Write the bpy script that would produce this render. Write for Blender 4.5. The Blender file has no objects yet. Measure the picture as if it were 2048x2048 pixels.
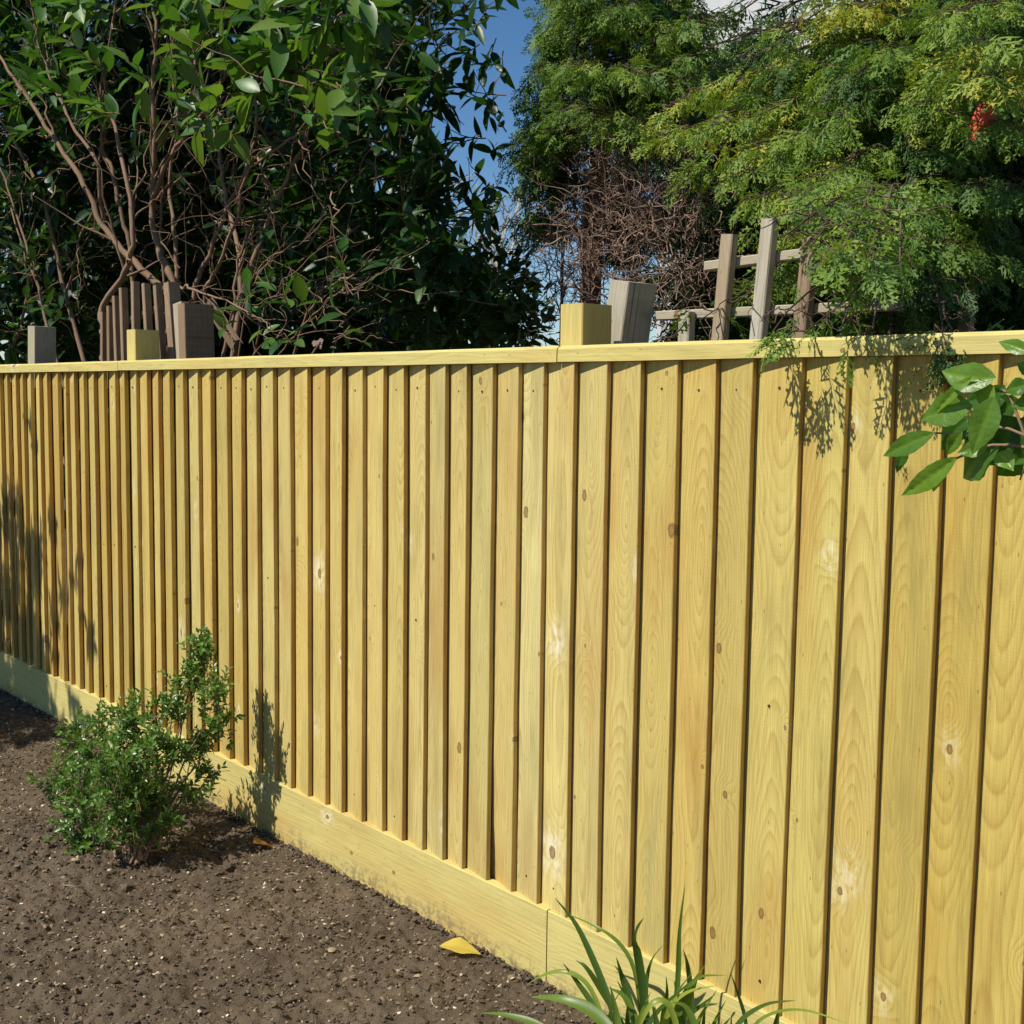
import bpy, math, random
import numpy as np
from mathutils import Matrix, Vector
random.seed(7); RNG = np.random.default_rng(11)
SC = bpy.context.scene
COL = SC.collection

# ---------------------------------------------------------------- camera
FPX, YAW, PITCH, ROLL, EYE = 2437.8, 0.84752, 0.09314, 0.01319, 1.3812
def cam_axes():
    cy, sy = math.cos(YAW), math.sin(YAW)
    f = np.array([-sy*math.cos(PITCH), cy*math.cos(PITCH), -math.sin(PITCH)])
    r0 = np.array([cy, sy, 0.0]); u0 = np.cross(r0, f)
    return r0*math.cos(ROLL)+u0*math.sin(ROLL), -r0*math.sin(ROLL)+u0*math.cos(ROLL), f
RT, UP, FW = cam_axes()
cam = bpy.data.cameras.new('camera'); co = bpy.data.objects.new('camera', cam); COL.objects.link(co)
cam.sensor_width = 36.0; cam.lens = 36.0*FPX/2048.0; cam.clip_start = 0.05; cam.clip_end = 2000
co.matrix_world = Matrix(((RT[0], UP[0], -FW[0], 0), (RT[1], UP[1], -FW[1], 0), (RT[2], UP[2], -FW[2], EYE), (0, 0, 0, 1)))
SC.camera = co
# ---------------------------------------------------------------- light
SUN_EL = math.radians(50); SUNH = np.array([-0.27, -0.963])          # horizontal direction towards the sun
tosun = Vector((SUNH[0]*math.cos(SUN_EL), SUNH[1]*math.cos(SUN_EL), math.sin(SUN_EL))).normalized()
w = bpy.data.worlds.new('World'); SC.world = w; w.use_nodes = True
wn = w.node_tree; bg = wn.nodes['Background']; sky = wn.nodes.new('ShaderNodeTexSky')
sky.sky_type = 'NISHITA'; sky.sun_disc = False; sky.sun_elevation = SUN_EL
sky.sun_rotation = math.atan2(SUNH[0], SUNH[1]); sky.air_density = 1.0; sky.dust_density = 0.0; sky.ozone_density = 2.5; sky.altitude = 1200
hs = wn.nodes.new('ShaderNodeHueSaturation'); hs.inputs['Saturation'].default_value = 1.22; wn.links.new(sky.outputs[0], hs.inputs['Color']); wn.links.new(hs.outputs[0], bg.inputs[0]); bg.inputs[1].default_value = 0.095
sl = bpy.data.lights.new('sun', 'SUN'); sl.energy = 5.0; sl.angle = math.radians(0.55); sl.color = (1.0, 0.955, 0.855)
so = bpy.data.objects.new('sun', sl); COL.objects.link(so); so.rotation_euler = tosun.to_track_quat('Z', 'Y').to_euler(); so.location = (-3, -6, 8)
SC.view_settings.view_transform = 'Standard'; SC.view_settings.look = 'None'; SC.view_settings.gamma = 1.0
SC.view_settings.exposure = 0.12; SC.view_settings.use_curve_mapping = False
try:
    SC.cycles.max_bounces = 4; SC.cycles.diffuse_bounces = 3; SC.cycles.glossy_bounces = 2; SC.cycles.transmission_bounces = 2; SC.cycles.transparent_max_bounces = 4; SC.cycles.use_denoising = True
except Exception: pass

# ---------------------------------------------------------------- helpers
def ray(x, y): return FW + RT*((x-1024)/FPX) - UP*((y-1024)/FPX)
def at(x, y, Y):
    v = ray(x, y); v = v*(Y/v[1]); return np.array([v[0], v[1], v[2]+EYE])
def atd(x, y, d):
    v = ray(x, y)*d; return np.array([v[0], v[1], v[2]+EYE])
def project(P):
    q = np.asarray(P, float)-np.array([0, 0, EYE]); z = q@FW
    return 1024+FPX*(q@RT)/z, 1024-FPX*(q@UP)/z, z
def nrm(a):
    a = np.asarray(a, float); return a/np.maximum(np.linalg.norm(a, axis=-1, keepdims=True), 1e-9)
def tag(o, label=None, cat=None, group=None, kind=None):
    if label: o['label'] = label
    if cat: o['category'] = cat
    if group: o['group'] = group
    if kind: o['kind'] = kind
    return o
def empty(name, loc, label, cat, group=None):
    o = bpy.data.objects.new(name, None); COL.objects.link(o); o.location = loc; o.empty_display_size = 0.1
    return tag(o, label, cat, group)
def mesh_np(name, V, F, mat, tint=None, smooth=False):
    V = np.asarray(V, np.float32); me = bpy.data.meshes.new(name)
    if not isinstance(F, list): F = [F]
    F = [np.asarray(f, np.int32) for f in F if len(f)]
    me.vertices.add(len(V)); me.vertices.foreach_set('co', V.ravel())
    tot = np.concatenate([np.full(len(f), f.shape[1], np.int32) for f in F])
    idx = np.concatenate([f.ravel() for f in F])
    me.loops.add(len(idx)); me.loops.foreach_set('vertex_index', idx)
    me.polygons.add(len(tot)); st = np.concatenate([[0], np.cumsum(tot)[:-1]]).astype(np.int32)
    me.polygons.foreach_set('loop_start', st); me.polygons.foreach_set('loop_total', tot)
    me.polygons.foreach_set('use_smooth', np.full(len(tot), bool(smooth)))
    if tint is not None:
        a = me.attributes.new('tint', 'FLOAT', 'POINT'); a.data.foreach_set('value', np.asarray(tint, np.float32))
    me.materials.append(mat); me.update(calc_edges=True)
    return me
def link(name, me, parent=None, loc=None, kind=None):
    o = bpy.data.objects.new(name, me); COL.objects.link(o)
    if parent is not None:
        o.parent = parent
        pl_ = Vector(parent.location) if parent.parent is None else Vector(parent.location)+Vector(parent.parent.location)
        o.location = Vector(loc)-pl_ if loc is not None else -pl_
    elif loc is not None: o.location = loc
    if kind: o['kind'] = kind
    return o
class Geo:
    def __init__(s): s.V = []; s.Q = []; s.T = []; s.tn = []; s.n = 0
    def add(s, V, Q=None, T=None, t=0.5):
        V = np.asarray(V, float)
        if Q is not None and len(Q): s.Q.append(np.asarray(Q)+s.n)
        if T is not None and len(T): s.T.append(np.asarray(T)+s.n)
        s.V.append(V); s.tn.append(np.broadcast_to(t, (len(V),)).astype(float)); s.n += len(V)
    def tube(s, pts, r0, r1, sides=6, t=0.5, jit=0.0, cap=True):
        P = np.asarray(pts, float); n = len(P); R = np.linspace(r0, r1, n) if np.isscalar(r0) else np.asarray(r0)
        T = nrm(np.gradient(P, axis=0)); ref = np.array([0.31, 0.2, 0.93]) if abs(T[0][2]) < 0.9 else np.array([1.0, 0, 0])
        N = nrm(np.cross(T, ref)); B = np.cross(T, N); a = np.linspace(0, 2*np.pi, sides, endpoint=False)
        if jit: R = R[:, None]*(1+jit*RNG.normal(size=(n, sides)))
        else: R = np.repeat(R[:, None], sides, 1)
        V = P[:, None]+R[..., None]*(np.cos(a)[None, :, None]*N[:, None]+np.sin(a)[None, :, None]*B[:, None])
        i = np.arange(n-1)[:, None]*sides; j = np.arange(sides)[None]
        Q = np.stack([i+j, i+(j+1) % sides, i+sides+(j+1) % sides, i+sides+j], -1).reshape(-1, 4)
        V = V.reshape(-1, 3); Tr = None
        if cap:
            m = len(V); V = np.vstack([V, P[:1], P[-1:]]); e = (n-1)*sides; k = np.arange(sides)
            Tr = np.vstack([np.stack([np.full(sides, m), (k+1) % sides, k], 1), np.stack([np.full(sides, m+1), e+k, e+(k+1) % sides], 1)])
        s.add(V, Q, Tr, t)
    def inst(s, tv, tf, P, A, N, S, t, W=None):
        """place copies of a template (x side, y axis, z normal); A axis, N normal"""
        A = nrm(A); B = nrm(np.cross(A, N)); N = np.cross(B, A); S = np.asarray(S, float)[:, None, None]
        W = np.ones(len(P)) if W is None else np.asarray(W)
        V = P[:, None]+S*(tv[None, :, 0:1]*W[:, None, None]*B[:, None]+tv[None, :, 1:2]*A[:, None]+tv[None, :, 2:3]*N[:, None])
        k = len(tv); F = (tf[None]+(np.arange(len(P))*k)[:, None, None]).reshape(-1, tf.shape[1])
        tt = np.asarray(t, float); tt = np.repeat(tt, k) if tt.ndim == 1 else tt.ravel()
        s.add(V.reshape(-1, 3), F if tf.shape[1] == 4 else None, F if tf.shape[1] == 3 else None, tt)
    def mesh(s, name, mat, smooth=False):
        F = []
        if s.Q: F.append(np.vstack(s.Q))
        if s.T: F.append(np.vstack(s.T))
        return mesh_np(name, np.vstack(s.V), F, mat, np.concatenate(s.tn), smooth)
def hashn(ix, iy, seed):
    h = (ix.astype(np.int64)*374761393+iy.astype(np.int64)*668265263+seed*1274126177) & 0x7fffffff
    h = ((h ^ (h >> 13))*1274126177) & 0x7fffffff
    return ((h ^ (h >> 16)) & 0xffff)/65535.0
def vnoise(x, y, seed=0):
    ix = np.floor(x); iy = np.floor(y); fx = x-ix; fy = y-iy; fx = fx*fx*(3-2*fx); fy = fy*fy*(3-2*fy)
    a = hashn(ix, iy, seed); b = hashn(ix+1, iy, seed); c = hashn(ix, iy+1, seed); d = hashn(ix+1, iy+1, seed)
    return (a*(1-fx)+b*fx)*(1-fy)+(c*(1-fx)+d*fx)*fy-0.5

# ---------------------------------------------------------------- materials
class NT:
    def __init__(s, name, rough=0.7, spec=0.3):
        s.m = bpy.data.materials.new(name); s.m.use_nodes = True; s.t = s.m.node_tree; s.b = s.t.nodes['Principled BSDF']
        s.b.inputs['Roughness'].default_value = rough; s.b.inputs['Specular IOR Level'].default_value = spec; s.out = s.t.nodes['Material Output']
    def n(s, ty, **k):
        nd = s.t.nodes.new(ty)
        for a, v in k.items(): setattr(nd, a, v)
        return nd
    def put(s, sock, v):
        if hasattr(v, 'links') or isinstance(v, bpy.types.NodeSocket): s.t.links.new(v, sock)
        else: sock.default_value = v
    def math(s, op, a, b=0.0, c=None, clamp=False):
        nd = s.n('ShaderNodeMath', operation=op, use_clamp=clamp); s.put(nd.inputs[0], a); s.put(nd.inputs[1], b)
        if c is not None: s.put(nd.inputs[2], c)
        return nd.outputs[0]
    def smooth(s, x, lo, hi):
        nd = s.n('ShaderNodeMapRange', interpolation_type='SMOOTHSTEP'); s.put(nd.inputs[0], x); nd.inputs[1].default_value = lo; nd.inputs[2].default_value = hi
        return nd.outputs[0]
    def mix(s, f, a, b, mode='MIX'):
        nd = s.n('ShaderNodeMix', data_type='RGBA', blend_type=mode); s.put(nd.inputs[0], f)
        s.put(nd.inputs[6], a if not isinstance(a, tuple) else (*a, 1)); s.put(nd.inputs[7], b if not isinstance(b, tuple) else (*b, 1)); return nd.outputs[2]
    def comb(s, x, y, z):
        nd = s.n('ShaderNodeCombineXYZ'); s.put(nd.inputs[0], x); s.put(nd.inputs[1], y); s.put(nd.inputs[2], z); return nd.outputs[0]
    def noise(s, vec, scale, detail=3, rough=0.5, dims='3D'):
        nd = s.n('ShaderNodeTexNoise', noise_dimensions=dims); s.put(nd.inputs['Vector'], vec); nd.inputs['Scale'].default_value = scale
        nd.inputs['Detail'].default_value = detail; nd.inputs['Roughness'].default_value = rough; return nd.outputs[0]
    def ramp(s, f, stops):
        nd = s.n('ShaderNodeValToRGB'); e = nd.color_ramp.elements
        while len(e) < len(stops): e.new(0.5)
        for i, (p, c) in enumerate(stops): e[i].position = p; e[i].color = (*c, 1)
        s.put(nd.inputs[0], f); return nd.outputs[0]
    def bump(s, h, strength, dist):
        nd = s.n('ShaderNodeBump'); nd.inputs['Strength'].default_value = strength; nd.inputs['Distance'].default_value = dist; s.put(nd.inputs['Height'], h)
        s.t.links.new(nd.outputs[0], s.b.inputs['Normal'])
    def color(s, c): s.put(s.b.inputs['Base Color'], c)

def wood(name, bases, ring_dark, ring_amt, white=0.7, stain=(0.42, 0.38, 0.17), stain_amt=0.5, rough=0.75, crack=0.0, ringw=0.0085, splash=0.0):
    """sawn pine: local z runs along the grain, local x across the face"""
    g = NT(name, rough, 0.25); tc = g.n('ShaderNodeTexCoord'); sx = g.n('ShaderNodeSeparateXYZ'); g.t.links.new(tc.outputs['Object'], sx.inputs[0])
    x, y, z = sx.outputs; oi = g.n('ShaderNodeObjectInfo'); rnd = oi.outputs['Random']
    s1 = g.math('MULTIPLY', rnd, 97.3); s2 = g.math('MULTIPLY', g.math('FRACT', g.math('MULTIPLY', rnd, 17.7)), 31.0); s3 = g.math('FRACT', g.math('MULTIPLY', rnd, 7.31))
    zs = g.math('ADD', z, s1); xs = g.math('ADD', x, s2)
    vor = g.n('ShaderNodeTexVoronoi', voronoi_dimensions='2D'); vor.inputs['Scale'].default_value = 4.0
    g.t.links.new(g.comb(xs, g.math('MULTIPLY', zs, 0.72), 0.0), vor.inputs['Vector'])
    kd = g.math('DIVIDE', vor.outputs['Distance'], 4.0); kc = g.n('ShaderNodeSeparateColor'); g.t.links.new(vor.outputs['Color'], kc.inputs[0])
    kd = g.math('MULTIPLY', kd, g.math('MULTIPLY_ADD', kc.outputs[2], 1.5, 0.55)); kn = g.noise(g.comb(xs, y, zs), 90, 2); kd = g.math('ADD', kd, g.math('MULTIPLY', g.math('SUBTRACT', kn, 0.5), 0.006))
    # growth rings cut flat
    h = g.math('MULTIPLY', g.math('SUBTRACT', g.noise(g.comb(s1, s2, g.math('MULTIPLY', zs, 1.0)), 1.1, 1, 0.3), 0.5), 0.42)
    cx = g.math('MULTIPLY', g.math('SUBTRACT', s3, 0.5), 0.10)
    wob = g.math('MULTIPLY', g.math('SUBTRACT', g.noise(g.comb(g.math('MULTIPLY', xs, 5.0), y, zs), 5, 2), 0.5), 0.022)
    dx = g.math('ADD', g.math('SUBTRACT', x, cx), wob)
    r = g.math('SQRT', g.math('ADD', g.math('MULTIPLY', dx, dx), g.math('MULTIPLY', h, h)))
    pert = g.math('MULTIPLY', g.math('SUBTRACT', 1.0, g.smooth(kd, 0.0, 0.05)), 0.022)
    ph = g.math('MULTIPLY', g.math('ADD', r, pert), 2*math.pi/ringw)
    ring = g.math('FRACT', g.math('MULTIPLY', ph, 0.15915)); ring = g.math('MULTIPLY', g.math('MULTIPLY_ADD', g.math('POWER', ring, 5.0), 0.7, g.math('MULTIPLY', ring, 0.3)), g.math('SUBTRACT', 1.0, g.smooth(ring, 0.80, 1.0)))
    ringm = g.math('MULTIPLY', ring, g.smooth(g.noise(g.comb(xs, y, g.math('MULTIPLY', zs, 0.6)), 9, 2), 0.2, 0.55))
    fib = g.noise(g.comb(g.math('MULTIPLY', xs, 420), g.math('MULTIPLY', y, 420), g.math('MULTIPLY', zs, 7)), 1, 3, 0.6)
    base = g.ramp(rnd, [(i/(len(bases)-1) if len(bases) > 1 else 0, c) for i, c in enumerate(bases)])
    base = g.mix(g.math('MULTIPLY', ringm, ring_amt), base, ring_dark)
    st = g.smooth(g.noise(g.comb(g.math('MULTIPLY', xs, 11), y, g.math('MULTIPLY', zs, 1.9)), 1.0, 4, 0.6), 0.47, 0.75)
    base = g.mix(g.math('MULTIPLY', st, stain_amt), base, stain)
    warm = g.smooth(g.noise(g.comb(g.math('MULTIPLY', xs, 4), s2, g.math('MULTIPLY', zs, 1.1)), 1.3, 2), 0.5, 0.8)
    streak = g.smooth(g.noise(g.comb(g.math('MULTIPLY', xs, 70), y, g.math('MULTIPLY', zs, 0.9)), 1.0, 3, 0.6), 0.56, 0.74)
    base = g.mix(g.math('MULTIPLY', streak, 0.38), base, tuple(c*k for c, k in zip(ring_dark, (1.1, 1.05, 1.0))))
    base = g.mix(g.math('MULTIPLY', warm, 0.55), base, tuple(c*k for c, k in zip(ring_dark, (1.35, 1.15, 1.0))))
    wh = g.math('MULTIPLY', g.math('SUBTRACT', 1.0, g.smooth(kd, 0.006, 0.040)), g.math('MULTIPLY', g.smooth(kc.outputs[0], 0.52, 0.75), white))
    wh = g.math('MULTIPLY', wh, g.smooth(g.noise(g.comb(g.math('MULTIPLY', xs, 1.6), y, zs), 38, 3), 0.36, 0.6)); base = g.mix(wh, base, (0.80, 0.74, 0.52))
    ringk = g.math('SUBTRACT', 1.0, g.smooth(g.math('ABSOLUTE', g.math('SUBTRACT', kd, 0.0055)), 0.0007, 0.0022))
    core = g.math('SUBTRACT', 1.0, g.smooth(kd, 0.0045, 0.0075)); has = g.smooth(kc.outputs[1], 0.35, 0.4)
    base = g.mix(g.math('MULTIPLY', core, g.math('MULTIPLY', has, 0.8)), base, (0.27, 0.14, 0.045))
    base = g.mix(g.math('MULTIPLY', ringk, g.math('MULTIPLY', has, 0.6)), base, (0.16, 0.09, 0.035))
    v2 = g.n('ShaderNodeTexVoronoi', voronoi_dimensions='2D'); v2.inputs['Scale'].default_value = 11; g.t.links.new(g.comb(g.math('MULTIPLY', xs, 2.2), g.math('MULTIPLY', zs, 0.8), 0.0), v2.inputs['Vector'])
    nick = g.math('SUBTRACT', 1.0, g.smooth(v2.outputs['Distance'], 0.02, 0.05)); nc = g.n('ShaderNodeSeparateColor'); g.t.links.new(v2.outputs['Color'], nc.inputs[0]); nick = g.math('MULTIPLY', nick, g.smooth(nc.outputs[0], 0.62, 0.7)); base = g.mix(g.math('MULTIPLY', nick, 0.6), base, (0.2, 0.12, 0.05))
    if crack:
        ck = g.smooth(g.noise(g.comb(g.math('MULTIPLY', xs, 160), g.math('MULTIPLY', y, 160), g.math('MULTIPLY', zs, 2.5)), 1, 2), 0.62, 0.7)
        base = g.mix(g.math('MULTIPLY', ck, crack), base, (0.05, 0.04, 0.03))
    mid = g.noise(g.comb(g.math('MULTIPLY', xs, 130), g.math('MULTIPLY', y, 60), g.math('MULTIPLY', zs, 16)), 1.0, 4, 0.65)
    base = g.mix(g.math('MULTIPLY', g.smooth(mid, 0.52, 0.72), 0.30), base, tuple(c*0.9 for c in ring_dark))
    fuzz = g.noise(g.comb(g.math('MULTIPLY', xs, 210), y, g.math('MULTIPLY', zs, 90)), 1.0, 3, 0.7)
    base = g.mix(g.math('MULTIPLY', g.smooth(fuzz, 0.60, 0.78), 0.38), base, (0.74, 0.67, 0.42) if white else (0.5, 0.46, 0.38))
    if splash:
        sn = g.noise(g.comb(xs, y, zs), 45, 4, 0.7); hgt = g.math('ADD', x, g.math('MULTIPLY', g.math('SUBTRACT', g.noise(g.comb(xs, y, zs), 7, 3), 0.5), 0.11))
        base = g.mix(g.math('MULTIPLY', g.math('MULTIPLY', g.smooth(hgt, -0.135, -0.06), g.smooth(sn, 0.42, 0.62)), splash), base, (0.17, 0.125, 0.075))
    base = g.mix(1.0, base, oi.outputs['Color'], 'MULTIPLY')
    vv = g.n('ShaderNodeHueSaturation'); g.put(vv.inputs['Color'], base); g.put(vv.inputs['Value'], g.math('MULTIPLY_ADD', fib, 0.7, 0.65)); g.color(vv.outputs[0])
    saw = g.noise(g.comb(g.math('MULTIPLY', xs, 30), y, g.math('MULTIPLY', zs, 350)), 1, 2)
    g.bump(g.math('ADD', g.math('ADD', fib, g.math('MULTIPLY', saw, 0.5)), g.math('MULTIPLY', ring, 0.25)), 0.5, 0.0012)
    return g.m
PINE = [(0.60, 0.49, 0.165), (0.55, 0.445, 0.14), (0.66, 0.56, 0.215), (0.57, 0.43, 0.12), (0.63, 0.525, 0.18), (0.54, 0.39, 0.10), (0.59, 0.49, 0.165), (0.66, 0.565, 0.22), (0.55, 0.44, 0.14), (0.62, 0.515, 0.175), (0.53, 0.37, 0.095), (0.62, 0.53, 0.20)]
M_PINE = wood('treated_pine', PINE, (0.33, 0.185, 0.04), 0.82, stain_amt=0.8, stain=(0.37, 0.30, 0.10), ringw=0.0072)
M_EDGE = wood('sawn_edge_shade', [(0.58, 0.37, 0.11), (0.50, 0.31, 0.085), (0.62, 0.42, 0.13)], (0.30, 0.165, 0.045), 0.5, white=0.0, stain=(0.28, 0.17, 0.05), stain_amt=0.8)  # browner sawn edges; warm bounce on the shaded side is put into this colour
M_PINE2 = wood('treated_pine_rail', [(0.64, 0.545, 0.19), (0.62, 0.52, 0.175)], (0.42, 0.28, 0.085), 0.45, stain_amt=0.25, ringw=0.012)
M_GRAVEL = wood('gravel_board_pine', [(0.66, 0.57, 0.21), (0.63, 0.53, 0.185)], (0.38, 0.25, 0.075), 0.6, stain_amt=0.35, ringw=0.011, splash=0.75)
M_OLD = wood('weathered_timber', [(0.46, 0.40, 0.29), (0.40, 0.34, 0.24), (0.50, 0.45, 0.35), (0.44, 0.35, 0.23)], (0.22, 0.16, 0.095), 0.5, white=0.0, stain=(0.28, 0.27, 0.17), crack=0.6, rough=0.9)
M_OLD2 = wood('old_brown_timber', [(0.36, 0.25, 0.16), (0.30, 0.205, 0.13)], (0.14, 0.085, 0.05), 0.5, white=0.0, stain=(0.2, 0.18, 0.12), crack=0.5, rough=0.9)

def leaf_mat(name, stops, rough=0.4, spec=0.5, trans=0.35, tcol=(1.2, 1.35, 0.5), var=0.25):
    g = NT(name, rough, spec); at_ = g.n('ShaderNodeAttribute', attribute_name='tint'); f = at_.outputs['Fac']
    tc = g.n('ShaderNodeTexCoord'); nz = g.noise(tc.outputs['Object'], 14, 2)
    c = g.ramp(g.math('ADD', f, g.math('MULTIPLY', g.math('SUBTRACT', nz, 0.5), var)), stops)
    g.color(c); tr = g.n('ShaderNodeBsdfTranslucent'); g.t.links.new(g.mix(1.0, c, tcol, 'MULTIPLY'), tr.inputs[0])
    mx = g.n('ShaderNodeMixShader'); mx.inputs[0].default_value = trans
    g.t.links.new(g.b.outputs[0], mx.inputs[1]); g.t.links.new(tr.outputs[0], mx.inputs[2]); g.t.links.new(mx.outputs[0], g.out.inputs[0])
    return g.m
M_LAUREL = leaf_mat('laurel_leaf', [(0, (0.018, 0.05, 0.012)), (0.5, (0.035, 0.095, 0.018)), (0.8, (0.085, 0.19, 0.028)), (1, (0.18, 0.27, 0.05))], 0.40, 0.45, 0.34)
M_FRONT = leaf_mat('young_laurel_leaf', [(0, (0.03, 0.09, 0.015)), (0.5, (0.085, 0.20, 0.025)), (1, (0.22, 0.36, 0.035))], 0.36, 0.5, 0.45)
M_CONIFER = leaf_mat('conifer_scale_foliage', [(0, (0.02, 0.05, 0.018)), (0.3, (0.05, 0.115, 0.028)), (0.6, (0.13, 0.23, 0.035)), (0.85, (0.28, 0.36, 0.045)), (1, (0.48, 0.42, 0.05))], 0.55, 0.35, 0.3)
M_BOX = leaf_mat('box_leaf', [(0, (0.025, 0.075, 0.016)), (0.5, (0.06, 0.155, 0.024)), (1, (0.16, 0.27, 0.045))], 0.33, 0.5, 0.28)
M_STRAP = leaf_mat('strap_leaf', [(0, (0.03, 0.065, 0.014)), (0.45, (0.075, 0.14, 0.022)), (0.75, (0.16, 0.24, 0.03)), (1, (0.32, 0.36, 0.05))], 0.4, 0.5, 0.3, var=0.1)
def add_veins(m):
    t = m.node_tree; b = t.nodes['Principled BSDF']; tc = t.nodes.new('ShaderNodeTexCoord'); n = t.nodes.new('ShaderNodeTexNoise'); n.inputs['Scale'].default_value = 140; n.inputs['Detail'].default_value = 3
    bp = t.nodes.new('ShaderNodeBump'); bp.inputs['Strength'].default_value = 0.5; bp.inputs['Distance'].default_value = 0.002; t.links.new(tc.outputs['Object'], n.inputs['Vector']); t.links.new(n.outputs[0], bp.inputs['Height']); t.links.new(bp.outputs[0], b.inputs['Normal'])
add_veins(M_FRONT)
M_HEDGE = leaf_mat('hedge_leaf', [(0, (0.015, 0.04, 0.012)), (0.5, (0.04, 0.09, 0.022)), (1, (0.10, 0.17, 0.04))], 0.45, 0.4, 0.3)
M_DRY = leaf_mat('dry_leaf', [(0, (0.45, 0.22, 0.04)), (0.5, (0.5, 0.26, 0.05)), (1, (0.75, 0.60, 0.10))], 0.5, 0.4, 0.3, tcol=(1.1, 1.0, 0.6), var=0.15)
def bark_mat(name, a, b, scale=30, rough=0.9):
    g = NT(name, rough, 0.2); at_ = g.n('ShaderNodeAttribute', attribute_name='tint'); tc = g.n('ShaderNodeTexCoord')
    mp = g.n('ShaderNodeMapping'); mp.inputs['Scale'].default_value = (1, 1, 0.25); g.t.links.new(tc.outputs['Object'], mp.inputs[0])
    n = g.noise(mp.outputs[0], scale, 4, 0.65); g.color(g.mix(g.math('ADD', g.math('MULTIPLY', n, 0.7), g.math('MULTIPLY', at_.outputs['Fac'], 0.4), clamp=True), a, b)); g.bump(n, 0.7, 0.004); return g.m
M_BARK = bark_mat('laurel_bark', (0.11, 0.065, 0.04), (0.34, 0.22, 0.14))
M_CBARK = bark_mat('conifer_bark', (0.06, 0.036, 0.026), (0.36, 0.24, 0.175), 40)
M_PALETWIG = bark_mat('pale_twig', (0.30, 0.27, 0.22), (0.55, 0.50, 0.40), 10)
def soil_mat():
    g = NT('garden_soil', 0.95, 0.15); tc = g.n('ShaderNodeTexCoord'); v = tc.outputs['Object']
    n1 = g.noise(v, 3.0, 5, 0.65); n2 = g.noise(v, 45, 5, 0.7); n3 = g.noise(v, 160, 3, 0.7)
    c = g.mix(g.smooth(n1, 0.3, 0.7), (0.092, 0.068, 0.044), (0.155, 0.115, 0.072)); c = g.mix(g.math('MULTIPLY', g.smooth(n2, 0.35, 0.7), 0.6), c, (0.10, 0.069, 0.046))
    c = g.mix(g.math('MULTIPLY', g.smooth(n3, 0.6, 0.75), 0.35), c, (0.30, 0.23, 0.16)); g.color(c)
    g.bump(g.math('ADD', n2, g.math('MULTIPLY', n3, 0.6)), 0.8, 0.01); return g.m
M_SOIL = soil_mat()
def tint_mat(name, stops, rough=0.9):
    g = NT(name, rough, 0.2); at_ = g.n('ShaderNodeAttribute', attribute_name='tint'); tc = g.n('ShaderNodeTexCoord')
    n = g.noise(tc.outputs['Object'], 120, 3, 0.6); c = g.ramp(at_.outputs['Fac'], stops); vv = g.n('ShaderNodeHueSaturation'); g.put(vv.inputs['Color'], c)
    g.put(vv.inputs['Value'], g.math('MULTIPLY_ADD', n, 0.8, 0.6)); g.color(vv.outputs[0]); g.bump(n, 0.6, 0.003); return g.m
M_CLOD = tint_mat('soil_crumbs', [(0, (0.065, 0.048, 0.034)), (0.6, (0.14, 0.105, 0.07)), (0.8, (0.24, 0.175, 0.11)), (0.9, (0.44, 0.35, 0.23)), (1, (0.78, 0.70, 0.55))])
def plain(name, c, rough=0.6, nscale=8, amt=0.3, dark=None, metal=0):
    g = NT(name, rough, 0.4); tc = g.n('ShaderNodeTexCoord'); n = g.noise(tc.outputs['Object'], nscale, 4, 0.6)
    g.color(g.mix(g.math('MULTIPLY', n, amt), c, dark or tuple(k*0.5 for k in c))); g.bump(n, 0.3, 0.004); g.b.inputs['Metallic'].default_value = metal; return g.m
M_RENDER = plain('white_render', (0.66, 0.66, 0.65), 0.8, 2.5, 0.6)
M_ROOF = plain('roof_tile', (0.22, 0.14, 0.11), 0.8, 6, 0.5)
M_BRICK = plain('red_brick', (0.36, 0.19, 0.14), 0.9, 9, 0.5)
M_GLASS = plain('window_glass', (0.06, 0.08, 0.10), 0.08, 2, 0.2)
M_FRAME = plain('white_frame', (0.75, 0.75, 0.74), 0.5, 5, 0.1)
M_RED = plain('orange_red_cloth', (0.72, 0.10, 0.04), 0.7, 30, 0.35)
M_NAIL = plain('rusty_nail', (0.10, 0.075, 0.06), 0.6, 60, 0.4, metal=0.6)

# ---------------------------------------------------------------- ground
FY = 1.917                                                   # front plane of the fence boards
def soil_height(x, y):
    h = 0.020*vnoise(x*2.1, y*2.1, 1)+0.018*vnoise(x*7, y*7, 2)+0.018*vnoise(x*19, y*19, 3)+0.017*vnoise(x*47, y*47, 4)+0.012*vnoise(x*110, y*110, 5)
    crumb = np.abs(vnoise(x*31+3, y*31, 6))
    h = h+0.014*(0.25-crumb)
    near = np.clip((FY-0.02-y)/0.12, 0, 1)                     # settles towards the gravel boards
    return np.where((y < FY+0.3), h*(0.35+0.65*near)-0.004, h*0.5-0.01)
def axis(lo, hi, step, far):
    c = np.arange(lo, hi, step); g = np.array([0.02, 0.05, 0.12, 0.3, 0.7, 1.5, 3, 6, 12, 25, 60, 150, far])
    return np.concatenate([(lo-g)[::-1], c, hi+g])
ax, ay = axis(-6.9, -1.1, 0.0075, 400), axis(0.75, 1.98, 0.0075, 400)
GX, GY = np.meshgrid(ax, ay); fade = np.clip(1-np.maximum(np.abs(GX+4)-3.5, np.abs(GY-1.3)-1.5), 0, 1)
GZ = soil_height(GX, GY)*fade
nx, ny = len(ax), len(ay); ii = (np.arange(ny-1)[:, None]*nx+np.arange(nx-1)[None]).ravel()
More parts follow.
